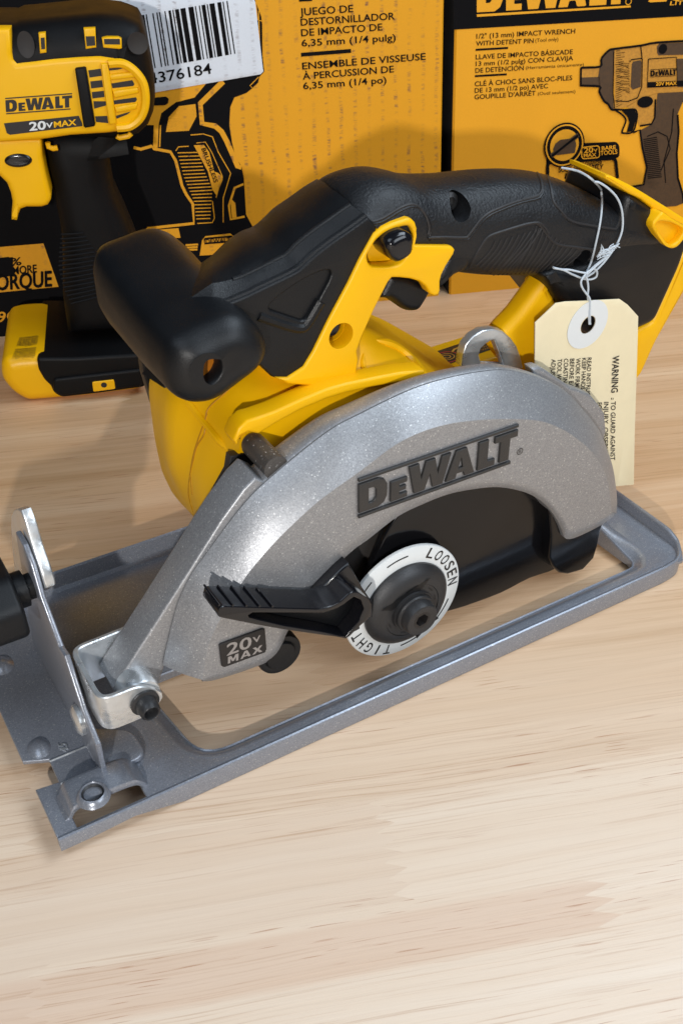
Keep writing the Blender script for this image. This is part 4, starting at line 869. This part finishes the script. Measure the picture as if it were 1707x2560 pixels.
mb=MB(); mb.poly2(circ(cc,.0017,20),('Y',-.0036),.0001); mb.build('tab_hole','ink',BT,recalc=False)
zt=max(q[1] for q in bt)+.0002; mb=MB(); pl=('Z',zt)
q=[(-.0006,.0247),(.0085,.0252),(-.0035,-.0022),(.0072,-.0025)]
for k in range(7):
    t=k/6; a=Vector(q[0]).lerp(Vector(q[1]),t); b=Vector(q[2]).lerp(Vector(q[3]),t); w=b-a; n=Vector((w.y,-w.x)).normalized()*.0018
    for s0,s1 in((0,.45),(.52,.98)):
        mb.text(('NE PAS EXPOSER A','USE ONLY CHARGER','NO INCINERAR PILA')[k%3],a+w*s0,a+w*(s1-random.random()*.06),a+w*s0-n,pl,0,.0)
mb.build('battery_print','ink',BT,recalc=False)
# ================================================================ cartons standing behind, leaning back a little
def box_shell(name,w0,w1,h,dep,cat,label,front,side):
    B=thing(name,label,'box',(.07427,.67646,0),(R(-8),0,.207134))
    mb=MB(); b=.0012
    f=[(w0+b,0,0),(w1-b,0,0),(w1-b,0,h),(w0+b,0,h)]; mb.poly(f); fr=mb.build('front_panel',front,B,recalc=False)
    for q in([(w0+b,0,0),(w0+b,0,h),(w0,b,h),(w0,b,0)],[(w1-b,0,h),(w1-b,0,0),(w1,b,0),(w1,b,h)]):
        mb=MB(); mb.poly(q); mb.build('panel_edge',front,B,recalc=False)
    mb=MB(); mb.box((w0,b,0),(w1,dep,h)); mb.build('carton_body',side,B)
    return B
LB=box_shell('driver_carton',-.305,-.0068,.30,.14,'box','scuffed orange carton with white barcode label and black driver picture, behind the drill','carddirty','sideboard')
RB=box_shell('wrench_carton',.0004,.240,.26,.12,'box','clean orange carton with black header and impact wrench picture behind the saw battery dock','card','sideboard')
pl=('Y',0)
d1,d2,d3,d4=.00025,.0005,.0008,.0011
# --- driver carton: black artwork
mb=MB()
mb.poly2([(-.3067,.2143),(-.1343,.2084),(-.123,.1913),(-.1192,.1806),(-.1183,.169),(-.1197,.1572),(-.1193,.1502),(-.1225,.1473),(-.1234,.1441),(-.1274,.141),(-.131,.1386),(-.1386,.1364),(-.1415,.131),(-.1429,.1207),(-.142,.1101),(-.1405,.1014),(-.1373,.0958),(-.1363,.0881),(-.1364,.077),(-.1361,.0657),(-.1327,.058),(-.1304,.0503),(-.1294,.0302),(-.1327,-.0189),(-.3518,.0033)],pl,d1)
mb.build('driver_picture','print',LB,recalc=False)
mb=MB()
mb.poly2([(-.2035,.1441),(-.1538,.1464),(-.1626,.1378),(-.1742,.1357),(-.1834,.1301),(-.1856,.1243),(-.1878,.1103),(-.1907,.1104),(-.1887,.1235),(-.206,.1245)],pl,d2)
for q,w in(([(-.1446,.1459),(-.1595,.1341),(-.1595,.1227),(-.1517,.1207),(-.1481,.1173),(-.1453,.1114),(-.1396,.0957),(-.1374,.0953)],.0032),([(-.2023,.1113),(-.1981,.11),(-.1914,.1114),(-.1903,.1098),(-.1804,.1073),(-.1777,.1018),(-.1754,.0865),(-.1732,.0808),(-.1698,.075),(-.1703,.0627),(-.1994,.0618),(-.2044,.0572)],.0018),
 ([(-.1671,.1164),(-.1592,.1165),(-.1539,.1145),(-.1511,.1053),(-.1444,.0919),(-.1504,.0769),(-.1516,.0618)],.0006),([(-.1682,.0625),(-.1585,.0623),(-.1569,.065),(-.1573,.0758)],.0006),([(-.1368,.0848),(-.1425,.083),(-.1471,.0722),(-.1467,.0634),(-.1376,.0645)],.0014),
 ([(-.146,.0749),(-.1444,.0731),(-.1443,.0643)],.003),([(-.1359,.0957),(-.1363,.0657),(-.1328,.058)],.0005),([(-.1847,.1232),(-.1866,.1106)],.0008),([(-.1641,.1115),(-.1585,.1117),(-.1552,.1056),(-.1498,.0907),(-.1548,.0778)],.0005),
 ([(-.123,.1473),(-.1286,.1426),(-.1273,.1415)],.0005),([(-.1221,.1884),(-.1215,.1788),(-.1184,.1777),(-.1194,.1582)],.0008),([(-.1205,.1836),(-.1215,.1573)],.0005),([(-.1771,.1076),(-.1752,.1099),(-.1689,.1099)],.0006)):
    mb.ribbon(q,w,pl,d2)
mb.poly2([(-.1658,.1103),(-.1596,.1101),(-.1567,.1057),(-.1546,.0937),(-.1522,.0927),(-.1495,.0901),(-.15,.0879),(-.1545,.0792),(-.1567,.0829),(-.1585,.094)],pl,d2)
a0=rs([(-.1761,.1064),(-.1738,.0918),(-.169,.0772),(-.1685,.0654)],20); a1=rs([(-.1635,.1059),(-.1602,.093),(-.1567,.0829),(-.1596,.065)],20)
for a,b in zip(a0,a1): mb.ribbon([a,b],.0006,pl,d2)
a0=rs([(-.1728,.133),(-.1793,.1275),(-.1818,.1194)],22); a1=rs([(-.1625,.1337),(-.1624,.1271),(-.1677,.1193)],22)
for a,b in zip(a0,a1): mb.ribbon([a,b],.0007,pl,d2)
mb.poly2([(-.1995,.0605),(-.1803,.0605),(-.1796,.0543),(-.1991,.0542)],pl,d2); mb.poly2([(-.1686,.0418),(-.1661,.0515),(-.1638,.054),(-.1476,.0545),(-.1453,.052),(-.1475,.0412)],pl,d2)
for y in(0,1,2): mb.ribbon([(-.1769,.0493),(-.1689,.0491)] if y==0 else [(-.1765,.0477),(-.1693,.0475)] if y==1 else [(-.1761,.0462),(-.1696,.0459)],.0012,pl,d2)
mb.build('driver_linework','carddirty',LB,recalc=False)
mb=MB(); mb.poly2([(-.3403,.0574),(-.2647,.0576),(-.2598,.0294),(-.3464,.0286)],pl,d2); mb.build('torque_banner','carddirty',LB,recalc=False)
mb=MB(); mb.text('9C1',*[(-.3008,.0099),(-.2844,.0101),(-.2998,.0163)],pl,d2,.02); mb.build('model_code','carddirty',LB,recalc=False)
mb=MB()
mb.text('1',*[(-.2933,.0393),(-.2878,.0394),(-.2915,.0505)],pl,d3,.05); mb.text('%',*[(-.2863,.0452),(-.2802,.0454),(-.2857,.05)],pl,d3,.03); mb.text('MORE',*[(-.2864,.0397),(-.2716,.04),(-.2858,.0445)],pl,d3,.04); mb.text('TORQUE',*[(-.3043,.0307),(-.2639,.0303),(-.3029,.0403)],pl,d3,.045)
mb.build('banner_print','print',LB,recalc=False); mb=MB()
mb.text('BRUSHLESS',*[(-.1613,.1079),(-.1552,.087),(-.1588,.1084)],pl,d3,.03)
mb.build('grip_print','print',LB,recalc=False); mb=MB()
mb.poly2([(-.1893,.139),(-.1797,.1393),(-.1781,.138),(-.1788,.1354),(-.1807,.1345),(-.1893,.1347)],pl,d3)
mb.build('arrow_mark','print',LB,recalc=False); mb=MB()
mb.ribbon([(-.1644,.0525),(-.1647,.0494),(-.1469,.0494),(-.1466,.0526),(-.1644,.0525)],.0012,pl,d3); mb.text('DEWALT',*[(-.1638,.0493),(-.148,.0494),(-.1637,.0519)],pl,d3,.02)
mb.build('foot_print','print',LB,recalc=False)
mb=MB()
for s,q in(('JUEGO DE',[(-.0958,.1799),(-.0635,.1805),(-.0959,.1838)]),('DESTORNILLADOR',[(-.0956,.1744),(-.0379,.1754),(-.0957,.1782)]),('DE IMPACTO DE',[(-.0956,.1686),(-.0456,.1697),(-.0957,.1724)]),('6,35 mm (1/4 pulg)',[(-.0956,.163),(-.0373,.1635),(-.0957,.1667)]),
 ('ENSEMBLE DE VISSEUSE',[(-.0958,.1501),(-.0182,.1518),(-.0959,.1539)]),('À PERCUSSION DE',[(-.0958,.1443),(-.0385,.1456),(-.0959,.1481)]),('6,35 mm (1/4 po)',[(-.0957,.1388),(-.0433,.1396),(-.0959,.1426)])):
    mb.text(s,*q,pl,d1,.019)
mb.ribbon([(-.0963,.1584),(-.0653,.1591)],.0022,pl,d1); mb.ribbon([(-.0961,.1885),(-.0882,.1886)],.0022,pl,d1)
mb.build('product_text','print',LB,recalc=False)
lbq=[(-.2407,.188),(-.2395,.1892),(-.2175,.1926),(-.2051,.1948),(-.124,.1917),(-.1223,.1884),(-.122,.1836),(-.1201,.1517),(-.1199,.1504),(-.1216,.1488),(-.1847,.1421),(-.2417,.1359),(-.2426,.1368),(-.2425,.1408)]
LBL=plate('barcode_label',[lbq],('Y',-.0009),.0002,.00003,'boxwhite',LB,1)
mb=MB(); random.seed(11)
c4=[(-.2299,.1797),(-.1376,.1897),(-.2285,.1504),(-.1352,.1611)]
A,B_,C_,D_=[Vector(q) for q in c4]; t=0
pat=[1,2,1,1,2,1,3,1,1,2,2,1,1,3,1,1,1,2,4,1,1,1,1,2,1,3,2,1,1,1,3,2,1,1,2,1,1,4,1,2,1,1,1,3,1,2,2,1,1,1,3,1,4,2,4,1,1,2,1,1,3,1,1,1,4,2,3,1,1,2,1,1]
tot=sum(pat); 
for i,w in enumerate(pat):
    a,b=t/tot,(t+w)/tot; t+=w
    if i%2==0:
        b-=.001; mb.poly2([A.lerp(B_,a),A.lerp(B_,b),C_.lerp(D_,b),C_.lerp(D_,a)],('Y',-.0009),.00015)
mb.build('barcode','print',LBL,recalc=False); mb=MB()
mb.text('4376184',*[(-.1886,.1468),(-.1511,.1508),(-.189,.1525)],('Y',-.0009),.00015,.012)
mb.build('barcode_number','print',LBL,recalc=False)
# --- wrench carton
Z3='@1100,0,.3871'
mb=MB(); mb.poly2([(-.0005,.168),(-.0014,.2063),(.2677,.2096),(.277,.1699),(.1523,.1691)],pl,d1)
for s,q,b in(('1/2" (13 mm) IMPACT WRENCH',[(.0143,.1623),(.0793,.1624),(.0142,.165)],.015),('WITH DETENT PIN',[(.0142,.1582),(.0519,.1581),(.0142,.1608)],.015),('(Tool only)',[(.0531,.1585),(.0684,.1586),(.053,.1605)],.008),
 ('LLAVE DE IMPACTO BÁSICADE',[(.0143,.1504),(.0787,.1504),(.0142,.1531)],.015),('13 mm (1/2 pulg) CON CLAVIJA',[(.0144,.1465),(.0792,.1467),(.0144,.1491)],.015),('DE DETENCIÓN',[(.0143,.1425),(.0463,.1425),(.0142,.1452)],.015),('(Herramienta únicamente)',[(.0477,.1429),(.0868,.143),(.0476,.1447)],.008),
 ('CLÉ À CHOC SANS BLOC-PILES',[(.0142,.1346),(.0796,.1349),(.0141,.1374)],.015),('DE 13 mm (1/2 po) AVEC',[(.0143,.1307),(.0634,.1309),(.0142,.1334)],.015),("GOUPILLE D'ARRÊT",[(.0143,.1268),(.0553,.127),(.0142,.1295)],.015),('(Outil seulement)',[(.0568,.1269),(.0824,.127),(.0567,.1288)],.008)):
    mb.text(s,*q,pl,d1,b)
for q in([(.0141,.1559),(.0353,.156)],[(.0141,.1406),(.0352,.1406)]): mb.ribbon(q,.0012,pl,d1)
mb.build('product_text','print',RB,recalc=False)
mb=MB(); logo_flat(mb,*[(.014,.1771),(.1128,.1781),(.0133,.1975)],pl,d2,False); mb.poly2([(.014,.176),(.115,.1769),(.1153,.1758),(.0142,.1746)],pl,d2)
mb.ribbon(circ([(.1134,.1793)][0],.0019,20),.0005,pl,d2,True)
mb.text('20V MAX',*[(.1274,.1786),(.2301,.1795),(.1258,.1917)],pl,d2,.04); mb.text('LITHIUM ION',*[(.1418,.1759),(.1826,.1762),(.1421,.1782)],pl,d2,.02)
mb.build('header_print','card',RB,recalc=False)
# the wrench picture, halftone shapes
mb=MB()
mb.poly2([(.0849,.1412),(.0859,.142),(.0979,.142),(.0992,.1301),(.0865,.1312),(.0855,.1324)],pl,d1); mb.poly2([(.1066,.152),(.1246,.1532),(.1362,.1543),(.1687,.1541),(.1732,.1239),(.1401,.1236),(.1274,.1201),(.1196,.1163),(.111,.1153)],pl,d1)
mb.poly2([(.1185,.1163),(.1273,.1206),(.1401,.1239),(.1733,.1234),(.1744,.1161),(.1389,.12),(.1398,.1083),(.138,.1045),(.1295,.1038),(.127,.1091),(.1236,.1145)],pl,d1)
mb.build('wrench_picture','midprint',RB,recalc=False)
mb=MB()
mb.poly2([(.0977,.142),(.0982,.1456),(.0991,.1479),(.103,.1514),(.1069,.1521),(.1072,.1424),(.1085,.1255),(.1102,.1158),(.1082,.1155),(.1057,.1188),(.1025,.1211),(.0987,.127),(.0972,.1355)],pl,d2)
mb.poly2([(.0857,.1361),(.0985,.1358),(.0992,.1303),(.0865,.1314)],pl,d2)
mb.poly2([(.14,.1199),(.1401,.1236),(.1733,.1234),(.175,.1121),(.1587,.1169),(.1561,.1093),(.1584,.0983),(.1589,.0842),(.162,.0676),(.167,.0568),(.169,.0503),(.1634,.0486),(.1472,.0487),(.1296,.0616),(.1279,.0643),(.1372,.065),(.1383,.0723),(.1367,.0806),(.1333,.0899),(.1305,.101),(.1386,.1044),(.1404,.1083)],pl,d2)
mb.poly2([(.136,.1521),(.1374,.1537),(.1688,.1535),(.17,.1458),(.1377,.1468),(.1366,.1484)],pl,d2)
mb.poly2([(.1198,.1425),(.1205,.1438),(.1254,.1445),(.1264,.1433),(.1275,.1282),(.1222,.1268),(.1205,.1286)],pl,d2)
mb.poly2([(.1506,.144),(.1703,.1438),(.173,.1258),(.1538,.1266)],pl,d2)
mb.build('wrench_shading','brownprint',RB,recalc=False)
mb=MB()
for q,w in(([(.0849,.1412),(.0859,.142),(.0979,.142),(.0982,.1456),(.0991,.1479),(.103,.1514),(.1069,.1521),(.1246,.1532),(.1362,.1545),(.1687,.1544)],.0014),([(.0849,.1412),(.0855,.1324),(.0865,.1312),(.0988,.13),(.0987,.127),(.1025,.1211),(.1057,.1188),(.1082,.1155),(.1107,.115)],.0014),
 ([(.1104,.1153),(.1181,.1146),(.1247,.1145),(.1267,.112),(.1271,.1086),(.1252,.1003),(.1181,.1),(.1174,.1013),(.1192,.1066),(.1188,.1091),(.1157,.1121),(.1105,.1151)],.0012),([(.1253,.0998),(.1301,.1012),(.1331,.0899),(.1379,.0765),(.1371,.0652),(.1279,.0643)],.0014),
 ([(.1064,.1507),(.1085,.1255),(.1106,.1158)],.0006),([(.1246,.153),(.1267,.1442),(.1282,.1282),(.1261,.1217),(.1192,.1196)],.0007),([(.1184,.1437),(.1189,.1451),(.1266,.1456)],.0007),([(.1309,.1449),(.1504,.1451),(.1533,.1283),(.1321,.128),(.1309,.1449)],.0006),
 ([(.1104,.1206),(.1187,.1197),(.1261,.1215)],.0006),([(.1389,.12),(.1398,.1083),(.138,.1045),(.1298,.1038)],.0012),([(.1561,.1093),(.1584,.0983),(.1589,.0842),(.162,.0676),(.167,.0568),(.1688,.0503)],.0014),([(.1356,.0967),(.1432,.0992),(.1503,.0958),(.1536,.0876),(.1486,.0737)],.0007),([(.1525,.1134),(.1533,.0986),(.1501,.0797),(.1532,.0651)],.0007)):
    mb.ribbon(cr(q,3,False) if len(q)>6 else q,w,pl,d3)
mb.poly2([(.1154,.1144),(.1248,.1142),(.1264,.1115),(.1267,.1086),(.1248,.1006),(.1208,.1004),(.1218,.1064),(.1203,.1099)],pl,d3)
for k in range(22):
    t=k/21; q=[(.1331,.0949),(.143,.0958),(.1395,.0692),(.1497,.0695)]; a=Vector(q[0]).lerp(Vector(q[2]),t); b=Vector(q[1]).lerp(Vector(q[3]),t); mb.ribbon([a,b],.0006,pl,d3)
for k in range(26):
    t=k/25; q=[(.1078,.1507),(.1237,.1516),(.1114,.1167),(.1218,.1209)]; a=Vector(q[0]).lerp(Vector(q[2]),t); b=Vector(q[1]).lerp(Vector(q[3]),t); mb.ribbon([a,a.lerp(b,.18+.22*abs(math.sin(k*1.7)))],.0003,pl,d3)
for k in range(20):
    t=k/19; q=[(.1177,.1438),(.1203,.1248),(.1238,.1508),(.1255,.1452)]; a=Vector(q[0]).lerp(Vector(q[1]),t); mb.ribbon([a,a+Vector((-.010*abs(math.sin(k*2.3)),.001))],.0003,pl,d3)
c=[(.1317,.1187)][0]; mb.poly2(circ(c,.0056,20,0,360,.0036),pl,d3)
c=[(.1402,.1505)][0]; mb.poly2(circ(c,.0030,16),pl,d3)
logo_flat(mb,*[(.1335,.1344),(.1519,.1343),(.1331,.1379)],pl,d3)
mb.poly2([(.1318,.1309),(.1723,.1304),(.1728,.127),(.1322,.1274)],pl,d3)
# bare tool badge
mb.poly2(fillet([(.0658,.0753),(.0653,.0893),(.0883,.0953),(.1142,.0946),(.1167,.092),(.1176,.0839),(.0696,.0846),(.0675,.0832),(.0675,.0752)],.003,4),pl,d1)
c=[(.0771,.0949)][0]; mb.poly2(circ(c,.0142,40),pl,d3+.0001)
mb.ribbon(fillet([(.067,.0742),(.0663,.0845),(.1145,.0841),(.1173,.0707)],.003,4,False),.0022,pl,d3)
for s,q,b in(('BATTERY and CHARGER',[(.0759,.0811),(.1051,.0807),(.0758,.0833)],.02),('SOLD SEPARATELY',[(.0744,.0775),(.1061,.0776),(.074,.0806)],.03),('BARE TOOLS',[(.0791,.0746),(.099,.0748),(.0789,.0766)],.02)):
    mb.text(s,*q,pl,d3,b,0,.15)
mb.build('picture_outline','print',RB,recalc=False)
d5=.0013
mb=MB(); mb.ribbon(circ(c,.0127,40),.0009,pl,d5,True)
mb.poly2(circ(c,.0100,40),pl,d5-.0001)
mb.ribbon(fillet([(.0891,.0927),(.1017,.0931),(.1027,.0854),(.0901,.0853)],.002,4),.0007,pl,d5,True)
mb.text('20',*[(.0913,.0891),(.0977,.0891),(.091,.0924)],pl,d5,.035); mb.text('V',*[(.0981,.0894),(.1007,.0894),(.0979,.0912)],pl,d5,.03); mb.text('MAX',*[(.0913,.0863),(.1001,.0863),(.0911,.0886)],pl,d5,.035)
mb.text('BARE',*[(.1038,.09),(.1137,.0902),(.1035,.0924)],pl,d5,.03); mb.text('TOOLS',*[(.1032,.0868),(.1151,.0871),(.1029,.0895)],pl,d5,.03)
mb.build('rating_print','card',RB,recalc=False); mb=MB()
mb.text('20V MAX',*[(.1378,.1285),(.1525,.1282),(.1376,.1306)],pl,d5,.03)
mb.build('badge_print','card',RB,recalc=False)
mb=MB(); mb.poly2([(.0692,.093),(.0706,.0964),(.0739,.0986),(.0837,.099),(.0853,.095),(.0847,.0896),(.0714,.0889)],pl,d5+.0002)
mb.ribbon([(.068,.0887),(.0861,.101)],.0030,pl,d5+.0006); mb.build('battery_symbol','brownprint',RB,recalc=False)
mb=MB(); mb.ribbon([(.0684,.0887),(.0859,.1008)],.0016,pl,d5+.0009); mb.build('slash','print',RB,recalc=False)
